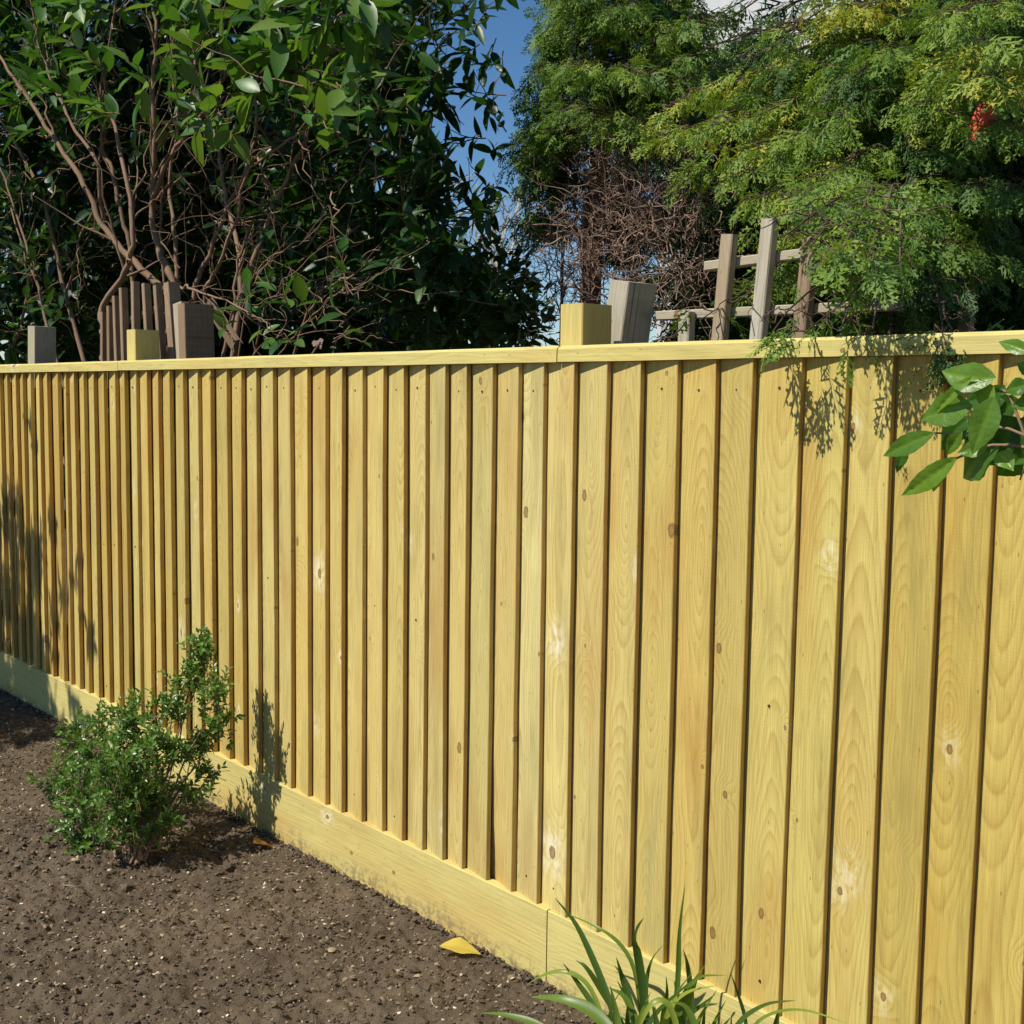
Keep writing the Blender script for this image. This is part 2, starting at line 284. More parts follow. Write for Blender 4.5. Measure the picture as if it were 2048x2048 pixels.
ground = link('ground', mesh_np('ground', np.stack([GX, GY, GZ], -1).reshape(-1, 3), np.stack([ii, ii+1, ii+nx+1, ii+nx], 1), M_SOIL, smooth=True)); tag(ground, kind='structure')
# crumbs and pebbles on the bed
oct_v = np.array([[1, 0, 0], [0, 1, 0], [-1, 0, 0], [0, -1, 0], [0, 0, 1], [0, 0, -1.0]])
def ico():
    t = (1+5**.5)/2; v = nrm(np.array([[-1, t, 0], [1, t, 0], [-1, -t, 0], [1, -t, 0], [0, -1, t], [0, 1, t], [0, -1, -t], [0, 1, -t], [t, 0, -1], [t, 0, 1], [-t, 0, -1], [-t, 0, 1]]))
    f = np.array([[0, 11, 5], [0, 5, 1], [0, 1, 7], [0, 7, 10], [0, 10, 11], [1, 5, 9], [5, 11, 4], [11, 10, 2], [10, 7, 6], [7, 1, 8], [3, 9, 4], [3, 4, 2], [3, 2, 6], [3, 6, 8], [3, 8, 9], [4, 9, 5], [2, 4, 11], [6, 2, 10], [8, 6, 7], [9, 8, 1]]); return v, f
def scatter(n, smin, smax, tl, th, flat, power=3.0):
    v, f = ico(); X = RNG.uniform(-6.2, -1.2, n*3); Y = RNG.uniform(0.75, FY-0.012, n*3)
    u, vv, z = project(np.stack([X, Y, 0*X], -1)); k = (u > -60) & (u < 2100) & (vv < 2120); X, Y = X[k][:n], Y[k][:n]; n = len(X)
    s = smin+(smax-smin)*RNG.random(n)**power
    J = v[None]*(1+0.28*RNG.normal(size=(n, 12, 1)))*np.array([1, 1, flat])*RNG.uniform(0.65, 1.3, (n, 1, 3))
    a = RNG.uniform(0, 6.28, n); c, s_ = np.cos(a), np.sin(a)
    J = np.stack([J[..., 0]*c[:, None]-J[..., 1]*s_[:, None], J[..., 0]*s_[:, None]+J[..., 1]*c[:, None], J[..., 2]+0.25*J[..., 0]*RNG.normal(size=(n, 1))], -1)*s[:, None, None]
    P = np.stack([X, Y, soil_height(X, Y)+s*flat*0.25], -1)
    P[:, 1] = np.minimum(P[:, 1], FY-0.006-s)
    V = (P[:, None]+J).reshape(-1, 3); F = (f[None]+(np.arange(n)*12)[:, None, None]).reshape(-1, 3)
    return V, F, np.repeat(RNG.uniform(tl, th, n), 12)
cl = Geo()
for a in ((26000, 0.0010, 0.0065, 0.0, 0.8, 0.65, 2.6), (130, 0.008, 0.02, 0.1, 0.6, 0.6, 2.5), (1500, 0.0015, 0.0055, 0.8, 1.0, 0.7, 2.0), (1500, 0.002, 0.008, 0.70, 0.88, 0.5, 2.0)):
    V, F, t = scatter(*a); cl.add(V, None, F, t)
n_ = 900; v_, f_ = ico(); xx = RNG.uniform(-6, -1.3, n_); ss = RNG.uniform(0.002, 0.008, n_); J = v_[None]*(1+0.25*RNG.normal(size=(n_, 12, 1)))*ss[:, None, None]*np.array([1, 0.8, 0.8]); PP = np.stack([xx, FY-0.0035-ss*1.4-np.abs(RNG.normal(0, 0.01, n_)), RNG.uniform(-0.002, 0.004, n_)+ss*0.4], -1)
cl.add((PP[:, None]+J).reshape(-1, 3), None, (f_[None]+(np.arange(n_)*12)[:, None, None]).reshape(-1, 3), np.repeat(RNG.uniform(0, 0.7, n_), 12))
# bits of straw and twig lying about
for _ in range(420):
    x, y = RNG.uniform(-5.5, -1.3), RNG.uniform(0.8, FY-0.03); a = RNG.uniform(0, 6.28); L = RNG.uniform(0.008, 0.04); z = float(soil_height(np.array(x), np.array(y)))+0.005
    cl.tube([[x, y, z], [x+L*0.5*math.cos(a), min(FY-0.01, y+L*0.5*math.sin(a)), z+RNG.uniform(0, 0.006)], [x+L*math.cos(a+0.3), min(FY-0.01, y+L*math.sin(a+0.3)), z]], 0.0012, 0.0006, 4, RNG.choice([0.2, 0.5, 0.8, 0.92]))
crumbs = link('soil_crumbs', cl.mesh('soil_crumbs', M_CLOD)); tag(crumbs, 'brown soil crumbs and small pale pebbles strewn over the bed', 'soil crumbs', kind='stuff')

# ---------------------------------------------------------------- new fence
S_EDGE = [-5.5758, -5.4736, -5.3808, -5.2857, -5.1942, -5.0974, -4.9862, -4.9123, -4.8161, -4.7261, -4.628, -4.5302, -4.4312, -4.3445, -4.2514, -4.1508, -4.0643, -3.9722, -3.876, -3.7712, -3.6761, -3.571, -3.4753, -3.3825, -3.2799, -3.1805, -3.0812, -2.9851, -2.8978, -2.8004, -2.7001, -2.6075, -2.5167, -2.4296, -2.3468, -2.2508, -2.1565, -2.0666, -1.9648, -1.8638, -1.7653, -1.6641, -1.5649, -1.4714, -1.3629, -1.2657, -1.1697, -1.0724, -0.979]
S_EDGE = [S_EDGE[0]-0.097*k for k in range(14, 0, -1)]+S_EDGE+[-0.979+0.098*k for k in range(1, 9)]
CAPB, GRT = 1.464, 0.1763
fence = empty('board_fence', (-3.2, FY, 0), 'new yellow pine fence of overlapping upright boards with cap and gravel board', 'fence')
def box(x0, x1, y0, y1, z0, z1, bev=0.002):
    """box with softened edges along its length (z)"""
    b = min(bev, (x1-x0)/3, (y1-y0)/3); ring = [(x0+b, y0), (x1-b, y0), (x1, y0+b), (x1, y1-b), (x1-b, y1), (x0+b, y1), (x0, y1-b), (x0, y0+b)]
    V = np.array([(x, y, z0) for x, y in ring]+[(x, y, z1) for x, y in ring]); Q = [[i, (i+1) % 8, 8+(i+1) % 8, 8+i] for i in range(8)]
    return V, Q, [[7, 6, 5, 4, 3, 2, 1, 0], list(range(8, 16))]
def box_mesh(name, mat, *a, **k):
    V, Q, C = box(*a, **k); return mesh_np(name, V, [Q, C], mat)
def step_at(x): return float(np.interp(x, [-5.6, -4.0, -3.0, -1.0], [0.0205, 0.0195, 0.0175, 0.0155]))
STEP = 0.016
nails = Geo()
for i in range(1, len(S_EDGE)):
    xl, xr = S_EDGE[i-1], S_EDGE[i]; w_ = xr-xl; xm = (xl+xr)/2
    rows = 9; zz = np.linspace(GRT-0.012, CAPB-0.001, rows); V = []
    bow = RNG.normal(0, 0.002); lean = RNG.normal(0, 0.0022); tw = RNG.normal(0, 0.0015); jog = RNG.normal(0, 0.0012)
    gap = 0.010 if i == 14+36 else 0.0
    for z in zz:
        t = (z-zz[0])/(zz[-1]-zz[0]); e = bow*math.sin(math.pi*t)+lean*(t-0.5)+RNG.normal(0, 0.0006)
        fy = jog+tw*(t-0.5)*0.6; st = step_at(xm)+RNG.normal(0, 0.0003)+gap*max(0, 1-t/0.22)**1.2
        xr_, xl_ = xr+e-xm, xl+e-0.022-xm-gap*0.0; slope = st/w_
        yl = fy+st+0.022*slope
        V += [(xr_-0.0012, fy, z), (xr_, fy+0.0012, z), (xr_, fy+st-0.0038, z), (xl_, yl+0.0042, z), (xl_, yl, z), ((xr_+xl_)/2, (fy+yl)/2-0.0002, z)]
    V = np.array(V); V[:, 1] += 0.0; k = 6
    Q = [[r*k+j, r*k+(j+1) % k, (r+1)*k+(j+1) % k, (r+1)*k+j] for r in range(rows-1) for j in range(k)]
    n0 = (rows-1)*k; me = mesh_np('board', V-np.array([0, 0, zz[0]]), [Q, [[5, 4, 3, 2, 1, 0], [n0+j for j in range(6)]]], M_PINE)
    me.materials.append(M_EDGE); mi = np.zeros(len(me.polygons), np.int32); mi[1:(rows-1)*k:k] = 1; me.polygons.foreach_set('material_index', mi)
    bo = link('board', me, fence, (xm, FY, zz[0])); kk = [np.interp(xm, [-5.5, -4.2, -3.0, -1.9, -1.45, -1.0], v) for v in ([0.98, 0.97, 1.02, 1.05, 0.97, 0.93], [0.92, 0.93, 1.01, 1.05, 0.94, 0.885], [0.82, 0.84, 1.04, 1.15, 0.82, 0.70])]; rv = RNG.normal(0, 0.045); rw = RNG.normal(0, 0.026)
    bo.color = (kk[0]*(1+rv), kk[1]*(1+rv+rw), kk[2]*(1+rv+rw*2.5), 1)
    for z in (CAPB-0.062+RNG.normal(0, 0.004), 0.80+RNG.normal(0, 0.012), GRT+0.055+RNG.normal(0, 0.006)):
        if z < 1.3 and RNG.random() < 0.75: continue
        x = xl+w_*0.52; y = FY+step_at(x)*0.48
        nails.tube([[x, y-0.0012, z], [x, y+0.004, z]], 0.0028, 0.0028, 7)
no = link('nail_heads', nails.mesh('nail_heads', M_NAIL), fence); tag(no, kind='stuff')
# horizontal pieces are modelled with z along their length, then laid down
LAY = Matrix(((0, 0, 1, 0), (0, 1, 0, 0), (-1, 0, 0, 0), (0, 0, 0, 1)))    # local z -> world x, local x -> world -z
def lay(name, V, F, mat, parent, loc):
    o = link(name, mesh_np(name, V, F, mat), parent); o.matrix_basis = Matrix.Translation(Vector(loc)-Vector(parent.location)) @ LAY; return o
JOINTS = [-6.75, -4.385, -2.017, 0.35]
CH = 0.0365
for a, b in zip([JOINTS[0]-0.3]+JOINTS[1:-1], JOINTS[1:-1]+[JOINTS[-1]]):
    L = b-a-0.003; prof = [(0, -0.007), (-0.0295, -0.007), (-CH, 0.003), (-CH, 0.050), (-0.030, 0.060), (0, 0.060)]     # (x = -height, y)
    n = 12; V = [(x+RNG.normal(0, 0.0004), y+RNG.normal(0, 0.0004), L*j/n) for j in range(n+1) for x, y in prof]
    Q = [[j*6+k, j*6+(k+1) % 6, (j+1)*6+(k+1) % 6, (j+1)*6+k] for j in range(n) for k in range(6)]
    lay('cap_rail', np.array(V), [np.array(Q)[:, ::-1], [[0, 1, 2, 3, 4, 5], [n*6+k for k in range(5, -1, -1)]]], M_PINE2, fence, (a+0.0015, FY, CAPB))
GJ = [-6.75, -4.40, -2.0225, 0.33]
for a, b in zip(GJ[:-1], GJ[1:]):
    L = b-a-0.004; V, Q, C = box(-0.245, 0.0, -0.0035, 0.0225, 0, L, 0.0018)
    lay('gravel_board', V, [Q, C], M_GRAVEL, fence, (a+0.002, FY, GRT-0.245))
for z in (0.36, 0.85, 1.36):
    for a, b in zip(JOINTS[:-1], JOINTS[1:]):
        V, Q, C = box(-0.038, 0.038, 0.034, 0.058, 0, b-a-0.08, 0.003); lay('arris_rail', V, [Q, C], M_PINE2, fence, (a+0.04, FY, z))
for x0, zt in ((-2.081, 1.600), (-4.457, 1.619), (-6.82, 1.62)):
    V, Q, C = box(0, 0.074, 0, 0.098, -0.3, zt, 0.0025); link('post', mesh_np('post', V, [Q, C], M_PINE2), fence, (x0, 1.9785, 0))

# ---------------------------------------------------------------- old posts and trellis behind
def solid(name, corners_b, corners_t, mat, parent=None, rows=2):
    V = np.vstack([corners_b, corners_t]); Q = [[0, 1, 5, 4], [1, 2, 6, 5], [2, 3, 7, 6], [3, 0, 4, 7], [3, 2, 1, 0], [4, 5, 6, 7]]
    return V, Q
def plank(name, p0, p1, wx, wy, mat, parent=None, yaw=0.0):
    """timber from p0 to p1 (bottom, top), wx wide across, wy deep; local z along the grain"""
    p0, p1 = np.array(p0, float), np.array(p1, float); L = np.linalg.norm(p1-p0); ax_ = (p1-p0)/L
    V, Q, C = box(-wx/2, wx/2, -wy/2, wy/2, 0, L, 0.0025)
    sd = np.array([math.cos(yaw), math.sin(yaw), 0]); sd = nrm(sd-ax_*(sd@ax_)); dp = np.cross(ax_, sd)
    me = mesh_np(name, V, [Q, C], mat); o = bpy.data.objects.new(name, me); COL.objects.link(o)
    M = Matrix(((sd[0], dp[0], ax_[0], p0[0]), (sd[1], dp[1], ax_[1], p0[1]), (sd[2], dp[2], ax_[2], p0[2]), (0, 0, 0, 1)))
    if parent is not None: o.parent = parent; M = Matrix.Translation(-Vector(parent.location)) @ M
    o.matrix_basis = M; return o
def down(p_low, p_high, z):
    k = (z-p_low[2])/(p_high[2]-p_low[2]); return p_low+(p_high-p_low)*k
lo, hi = at(1251, 684, 2.19), at(1267, 564, 2.19)
tag(plank('old_post', down(lo, hi, -0.2), hi, 0.064, 0.10, M_OLD), 'weathered grey post leaning beside the tall new post, next to the trellis', 'post')
lo, hi = at(84, 715, 2.12), at(84, 653, 2.12)
tag(plank('old_post', down(lo, hi, -0.2), hi, 0.085, 0.10, M_OLD), 'short old post at the far left end, behind the cap rail', 'post')
lo, hi = at(394, 712, 2.16), at(391, 609, 2.16)
tag(plank('old_post', down(lo, hi, -0.2), hi, 0.055, 0.12, M_OLD2), 'broad dark old post right of the fan of brown slats', 'post')
lo, hi = at(369, 712, 2.12), at(362, 606, 2.12)
tag(plank('old_batten', down(lo, hi, -0.1), hi, 0.07, 0.035, M_OLD), 'pale grey upright batten between brown slats and the broad old post', 'batten')
tag(plank('broken_board', at(472, 690, 2.45), at(418, 606, 2.40), 0.07, 0.022, M_OLD2), 'loose brown board slanting down right of the broad old post', 'board')
# brown trellis, left
tl = empty('brown_trellis', (-4.7, 2.16, 0), 'old brown slatted trellis with stepped top behind the far end of the cap rail', 'trellis')
for (xb, xt, yt) in ((209, 209, 624), (222.5, 221.5, 612), (237, 233, 592), (251, 246.5, 576), (273, 270.5, 563), (300, 292, 567), (325, 315, 571), (354, 343, 566)):
    lo, hi = at(xb, 716, 2.15), at(xt, yt, 2.15); big = xb > 350
    plank('slat', down(lo, hi, 0.9), hi, 0.042 if big else 0.024, 0.05 if big else 0.03, M_OLD2, tl)
for (a, b) in (((205, 664), (352, 600)), ((205, 716), (352, 680))):
    plank('rail', at(*a, 2.185), at(*b, 2.185), 0.03, 0.02, M_OLD2, tl, yaw=math.pi/2)
# trellis, right
tr = empty('grey_trellis', (-1.7, 2.22, 0), 'weathered open trellis leaning under the conifer behind the fence', 'trellis')
for (xb, yb, xt, yt, m) in ((1440, 674, 1459.5, 469, M_OLD), (1517.5, 665, 1541, 438, M_OLD), (1603.5, 656, 1629.5, 424, M_OLD2), (1372, 684, 1374, 624, M_OLD)):
    lo, hi = at(xb, yb, 2.205), at(xt, yt, 2.205); plank('slat', down(lo, hi, 1.0), hi, 0.034, 0.024, m, tr)
def trail(a, b, Y=2.232):
    plank('rail', at(*a, Y), at(*b, Y), 0.026, 0.022, M_OLD, tr, yaw=math.pi/2)
trail((1415, 533), (1800, 483)); trail((1318, 632), (1800, 610))
lo, hi = at(1932, 640, 3.0), at(1936, 400, 3.0)
tag(plank('tall_post', down(lo, hi, -0.2), hi, 0.032, 0.03, M_OLD2), 'slim upright post half hidden in the conifer below the red cloth', 'post')

# ---------------------------------------------------------------- foliage templates
def leaf_template(wid, rows=5, fold=0.12, bend=0.12, power=0.8, tipx=0.9):
    ys = np.linspace(0, 1, rows); V = []
    for y in ys:
        hw = wid/2*math.sin(math.pi*min(1, y**power*0.97+0.015))**tipx; z = -bend*y*y
        V += [(-hw, y, z+fold*hw), (0, y, z), (hw, y, z+fold*hw)]
    Q = []
    for i in range(rows-1):
        for j in (0, 1): Q.append([i*3+j, i*3+j+1, i*3+3+j+1, i*3+3+j])
    return np.array(V), np.array(Q)
LV, LF = leaf_template(0.40, 6, 0.35, 0.14); BV, BF = leaf_template(0.5, 4, 0.3, 0.1); HV, HF = leaf_template(0.55, 3, 0.3, 0.1)
def veined_leaf(wid, fold, bend, seed):
    """broad leaf with midrib, side veins and a wavy margin; returns verts, quads, tint offsets"""
    rg = np.random.default_rng(seed); R_, C_ = 25, 9; V = []; T = []; ph = rg.uniform(0, 6); sk = rg.normal(0, 0.05)
    for i in range(R_):
        y = i/(R_-1); hw = wid/2*math.sin(math.pi*min(1, y**0.82*0.985+0.008))**1.05*(1+0.03*math.sin(y*37+ph))
        for j in range(C_):
            c = (j-(C_-1)/2)/((C_-1)/2); x = c*hw; vein = math.sin((y-0.55*abs(c)*wid)*46); z = -bend*y*y+fold*abs(x)-0.35*fold*abs(x)*abs(c)+0.006*vein*(1-abs(c))+0.10*abs(x)*math.sin(y*10+ph+c)
            V.append((x+sk*y*(1-y)*2, y, z)); T.append((0.22 if abs(c) < 0.01 else 0.0)+0.05*max(0, vein)*(abs(c) < 0.9)-0.04*(abs(c) > 0.95)+rg.normal(0, 0.03)+0.12*(y-0.5)**2+0.35*(y > 0.965))
    Q = [[i*C_+j, i*C_+j+1, (i+1)*C_+j+1, (i+1)*C_+j] for i in range(R_-1) for j in range(C_-1)]
    return np.array(V), np.array(Q), np.array(T)
def spray_template(npairs, nsub, seed):
    """flat scale-leaved spray: axis, side branchlets, and leaflets on each"""
    rg = np.random.default_rng(seed); V = []; F = []; T = []
    def dia(a, b, w, z0, z1, t0, t1):
        a = np.array(a); b = np.array(b); d = b-a; n = np.array([-d[1], d[0]])/max(1e-6, np.linalg.norm(d)); m = a+d*0.45; k = len(V)
        V.extend([(*a, z0), (*(m+n*w), (z0+z1)/2), (*b, z1), (*(m-n*w), (z0+z1)/2)]); F.append([k, k+3, k+2, k+1]); T.extend([t0, (t0+t1)/2, t1, (t0+t1)/2])
    dia((0, 0), (0, 1), 0.012, 0, -0.18, -0.2, 0.25)
    for i in range(npairs):
        y = 0.10+0.86*i/npairs; sd = 1 if i % 2 else -1; L = 0.50*(1-((y-0.30)/0.75)**2)*rg.uniform(0.75, 1.15); L = max(L, 0.08)
        an = math.radians(rg.uniform(38, 56)); d = np.array([sd*math.sin(an), math.cos(an)]); a = np.array([0, y]); b = a+d*L; z0 = -0.18*y*y; z1 = z0-0.35*L*rg.uniform(-0.5, 1.5)
        dia(a, b, 0.034, z0, z1, -0.05, 0.3)
        for j in range(nsub):
            q = 0.22+0.7*j/nsub; s2 = 1 if j % 2 else -1; l2 = 0.34*L*(1.1-q)+0.035; an2 = math.atan2(d[0], d[1])+s2*math.radians(rg.uniform(35, 55))
            c = a+d*L*q; e = c+np.array([math.sin(an2), math.cos(an2)])*l2; zc = z0+(z1-z0)*q; dia(c, e, 0.036, zc, zc+rg.uniform(-0.55, 0.2)*l2, 0.0, 0.25)
    return np.array(V), np.array(F), np.array(T)
SPR_HI = [spray_template(10, 3, k) for k in range(6)]; SPR_LO = [spray_template(7, 2, 10+k) for k in range(4)]
def put_sprays(g, tpls, P, A, N, S, tint):
    P, A, N, S, tint = map(np.asarray, (P, A, N, S, tint)); k = RNG.integers(0, len(tpls), len(P))
    for q, (v, f, t) in enumerate(tpls):
        m = k == q
        if m.any(): g.inst(v, f, P[m], A[m], N[m], S[m], tint[m][:, None]+0.55*t[None], W=RNG.uniform(0.5, 0.9, m.sum()))
def curve(p0, p1, sag=0.0, n=7, wob=0.0):
    t = np.linspace(0, 1, n)[:, None]; P = np.array(p0)*(1-t)+np.array(p1)*t; P[:, 2] += (sag*4*t*(1-t))[:, 0]
    if wob:
        if n < 12: t = np.linspace(0, 1, 11)[:, None]; P = np.stack([np.interp(t[:, 0], np.linspace(0, 1, n), P[:, k]) for k in range(3)], 1)
        for fq in (1.3, 2.7): P += np.sin(t*fq*np.pi*2+RNG.uniform(0, 6.28, (1, 3)))*np.sin(np.pi*t)*RNG.normal(0, wob/fq**0.5, (1, 3))*1.3
    return P
def rand_dir(n): return nrm(RNG.normal(size=(n, 3)))
def arm_sprays(pts, s0, s1, start, step, spread, tint, rec, droop=0.6):
    """sprays alternating along an arm polyline"""
    pts = np.asarray(pts); seg = np.linalg.norm(np.diff(pts, axis=0), axis=1); cum = np.concatenate([[0], np.cumsum(seg)]); L = cum[-1]
    d = L*start; k = 0
    while d <= L:
        i = min(len(seg)-1, np.searchsorted(cum, d, 'right')-1); u = (d-cum[i])/seg[i]; p = pts[i]*(1-u)+pts[i+1]*u; ax_ = nrm(pts[i+1]-pts[i])
        side = nrm(np.cross(ax_, [0, 0, 1.0])); sg = 1 if k % 2 else -1; f = d/L; an = spread*(1-0.75*max(0, f-0.6)/0.4)*sg*RNG.uniform(0.7, 1.2)
        a = ax_*math.cos(an)+side*math.sin(an)+np.array([0, 0, -droop*RNG.uniform(0.3, 1.6)]); nn = np.array([0, 0, 1.0])+RNG.normal(0, 0.6, 3)
        rec.append((p, nrm(a), nn, s0+(s1-s0)*f*RNG.uniform(0.8, 1.1) if s1 > s0 else (s0+(s1-s0)*f)*RNG.uniform(0.8, 1.15), tint+RNG.normal(0, 0.10))); d += step*RNG.uniform(0.7, 1.3); k += 1

def split_rec(rec): return [np.array(c) for c in zip(*rec)]
def conifer(name, base, top, label, arms, bare=None, tint=0.45, hi=True, trunk_r=0.07, group='conifers behind the fence', near_pick=0, twigs=0, twig_zone=None, spread=0.9, stp=0.05, sz=(0.13, 0.10)):
    t = empty(name, base, label, 'tree', group); base = np.array(base, float); tg = Geo(); rec = []
    tp = base+np.array([0.05, 0.05, top]); n = 12; tk = curve(base, tp, 0, n, 0.02); tg.tube(tk, trunk_r, trunk_r*0.25, 9, 0.4, 0.08)
    for k in range(5):   # fluted, shredding bark stems beside the leader
        a = RNG.uniform(0, 6.28); o = np.array([math.cos(a), math.sin(a), 0])*trunk_r*0.8; tg.tube(curve(base+o, base+o*1.7+np.array([0, 0, top*RNG.uniform(0.35, 0.7)]), 0, 9, 0.02), trunk_r*0.35, 0.006, 5, RNG.uniform(0.2, 0.8), 0.1)
    for (e, z0, tt) in arms:
        e = np.array(e, float); s = np.array([base[0], base[1], z0]); pts = curve(s, e, 0.06*np.linalg.norm(e-s), 8, 0.012); tg.tube(pts, 0.006, 0.0014, 5, RNG.uniform(-0.9, -0.2)); arm_sprays(pts, sz[0], sz[1], 0.45, stp, spread, tt, rec)
        La = np.linalg.norm(e-s)
        for k in range(3, len(pts)):                                  # side branchlets carry most of the foliage
            for sg_ in ((1, -1) if La > 0.3 else (1,)):
                dv = nrm(pts[k]-pts[k-1]); sd_ = nrm(np.cross(dv, [0, 0, 1.0]))*sg_; q = pts[k]+(pts[k-1]-pts[k])*RNG.random(); Lb = RNG.uniform(0.10, 0.22)*(1.15-0.07*k)
                bp = curve(q, q+nrm(dv*0.7+sd_*RNG.uniform(0.5, 1.0)+np.array([0, 0, RNG.uniform(-0.5, 0.25)]))*Lb, 0.01, 5, 0.006); tg.tube(bp, 0.0022, 0.0008, 3, RNG.uniform(-0.9, 0.0), cap=False); arm_sprays(bp, sz[0]*0.8, sz[1]*0.8, 0.2, stp*0.85, spread, tt, rec)
    for _ in range(twigs):
        c, rad = twig_zone[RNG.integers(len(twig_zone))]; p = np.array(c)+RNG.normal(0, 1, 3)*np.array([rad*0.5, rad*0.5, rad*0.9]); d = nrm(RNG.normal(0, 1, 3)+np.array([0, -0.3, 0.5])); L = RNG.uniform(0.08, 0.32)
        tg.tube(curve(p, p+d*L, RNG.normal(0, 0.02), 5, 0.012), RNG.uniform(0.0016, 0.004), 0.0008, 3, RNG.uniform(0.2, 1.4), cap=False)
    link('trunk', tg.mesh('trunk', M_CBARK, True), t)
    P, A, N, S, T = split_rec(rec); fg = Geo(); u, v, z = project(P); rn = RNG.random(len(P))
    drop = ((u > 1325) & (u < 1690) & (v > 440) & (v < 690) & (P[:, 1] < 2.28) & (P[:, 1] > 1.9) & (rn > 0.12)) | ((u > 1400) & (u < 1655) & (v > 400) & (v < 615) & (P[:, 1] <= 2.2) & (rn > 0.1)) | ((u > 1395) & (u < 1640) & (v < 115) & (rn > 0.42)) | ((u > 1640) & (u < 2020) & (v > 545) & (v < 655) & (P[:, 1] < 2.7) & (rn > 0.16)) | ((u < 1045) & (v > 60) & (v < 420) & (rn > 0.8)) | ((u > 1240) & (u < 1460) & (v > 300) & (v < 600) & (P[:, 1] < 4.0) & (P[:, 1] > 2.75) & (rn > 0.2))
    P, A, N, S, T = P[~drop], A[~drop], N[~drop], S[~drop], T[~drop]
    if near_pick:
        u, v, z = project(P); inside = (u > 0) & (u < 2048) & (v > 0) & (v < 690); score = np.where(inside, S/z, 0); o = np.argsort(-score); pick = o[:near_pick]; keep = np.setdiff1d(np.arange(len(P)), pick)
        for k in pick:
            sg = Geo(); q = int(RNG.integers(len(SPR_HI))); sv, sf, st = SPR_HI[q]; sg.inst(sv, sf, np.zeros((1, 3)), A[k:k+1], N[k:k+1], S[k:k+1], T[k]+0.55*st[None]); link('spray', sg.mesh('spray', M_CONIFER), t, P[k])
        P, A, N, S, T = P[keep], A[keep], N[keep], S[keep], T[keep]
    put_sprays(fg, SPR_HI if hi else SPR_LO, P, A, N, S, T); c = link('crown', fg.mesh('crown', M_CONIFER), t); c['kind'] = 'stuff'
    return t
def px_arms(n, bx, Yr, tint, zoff=0.15, base=None):
    out = []
    for _ in range(n):
        e = at(RNG.uniform(bx[0], bx[1]), RNG.uniform(bx[2], bx[3]), RNG.uniform(*Yr)); out.append((e, e[2]+zoff*RNG.uniform(-1, 1.5), tint+RNG.normal(0, 0.07)))
    return out
# right-hand conifer, nearest: sprays reach over the fence
armsA = []
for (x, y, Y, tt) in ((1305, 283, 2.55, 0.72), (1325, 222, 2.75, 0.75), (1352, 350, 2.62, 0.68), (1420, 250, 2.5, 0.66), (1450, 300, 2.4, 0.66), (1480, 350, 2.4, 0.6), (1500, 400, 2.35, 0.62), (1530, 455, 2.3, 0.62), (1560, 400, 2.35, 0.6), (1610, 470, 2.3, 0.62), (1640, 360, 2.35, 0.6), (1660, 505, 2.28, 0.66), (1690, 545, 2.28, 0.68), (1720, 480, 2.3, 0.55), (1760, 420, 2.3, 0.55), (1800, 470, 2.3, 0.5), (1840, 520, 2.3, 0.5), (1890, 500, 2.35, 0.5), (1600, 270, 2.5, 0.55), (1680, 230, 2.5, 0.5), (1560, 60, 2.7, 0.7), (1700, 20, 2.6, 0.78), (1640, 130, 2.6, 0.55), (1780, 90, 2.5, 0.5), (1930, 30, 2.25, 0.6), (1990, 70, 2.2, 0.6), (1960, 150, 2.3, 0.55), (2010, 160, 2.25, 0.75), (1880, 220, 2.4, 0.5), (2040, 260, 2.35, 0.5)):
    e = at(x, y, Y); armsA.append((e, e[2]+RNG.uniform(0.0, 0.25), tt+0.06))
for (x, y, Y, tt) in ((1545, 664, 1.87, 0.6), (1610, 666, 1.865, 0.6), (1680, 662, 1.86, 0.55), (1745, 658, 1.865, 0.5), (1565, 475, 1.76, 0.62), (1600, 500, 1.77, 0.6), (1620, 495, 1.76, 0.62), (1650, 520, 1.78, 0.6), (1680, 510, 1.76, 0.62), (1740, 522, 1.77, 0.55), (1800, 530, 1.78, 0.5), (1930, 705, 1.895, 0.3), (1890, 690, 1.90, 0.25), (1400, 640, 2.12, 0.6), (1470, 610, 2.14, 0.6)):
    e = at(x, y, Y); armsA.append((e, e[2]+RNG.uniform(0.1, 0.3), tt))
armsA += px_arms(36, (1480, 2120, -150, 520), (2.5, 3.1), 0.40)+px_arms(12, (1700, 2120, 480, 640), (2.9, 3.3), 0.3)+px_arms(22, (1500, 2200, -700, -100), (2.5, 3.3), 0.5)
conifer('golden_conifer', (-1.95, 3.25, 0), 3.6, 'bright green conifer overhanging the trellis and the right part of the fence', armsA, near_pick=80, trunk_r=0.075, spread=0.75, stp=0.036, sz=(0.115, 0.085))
# middle conifer with bare brown lower trunk
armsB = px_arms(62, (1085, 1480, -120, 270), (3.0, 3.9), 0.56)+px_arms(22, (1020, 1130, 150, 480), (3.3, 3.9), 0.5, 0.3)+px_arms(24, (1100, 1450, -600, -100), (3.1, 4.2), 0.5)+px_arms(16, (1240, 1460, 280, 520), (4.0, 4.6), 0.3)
baseB = (at(1165, 500, 3.55)[0], 3.55, 0)
tz = [(at(1300, 400, 3.35), 0.15), (at(1380, 430, 3.3), 0.16), (at(1230, 360, 3.4), 0.14), (at(1290, 520, 3.4), 0.16), (at(1370, 540, 3.3), 0.14), (at(1150, 520, 3.5), 0.17), (at(1190, 420, 3.5), 0.16), (at(1120, 560, 3.5), 0.15), (at(1260, 480, 3.6), 0.2), (at(1330, 440, 3.7), 0.2), (at(1170, 590, 3.45), 0.16), (at(1250, 560, 3.55), 0.18)]
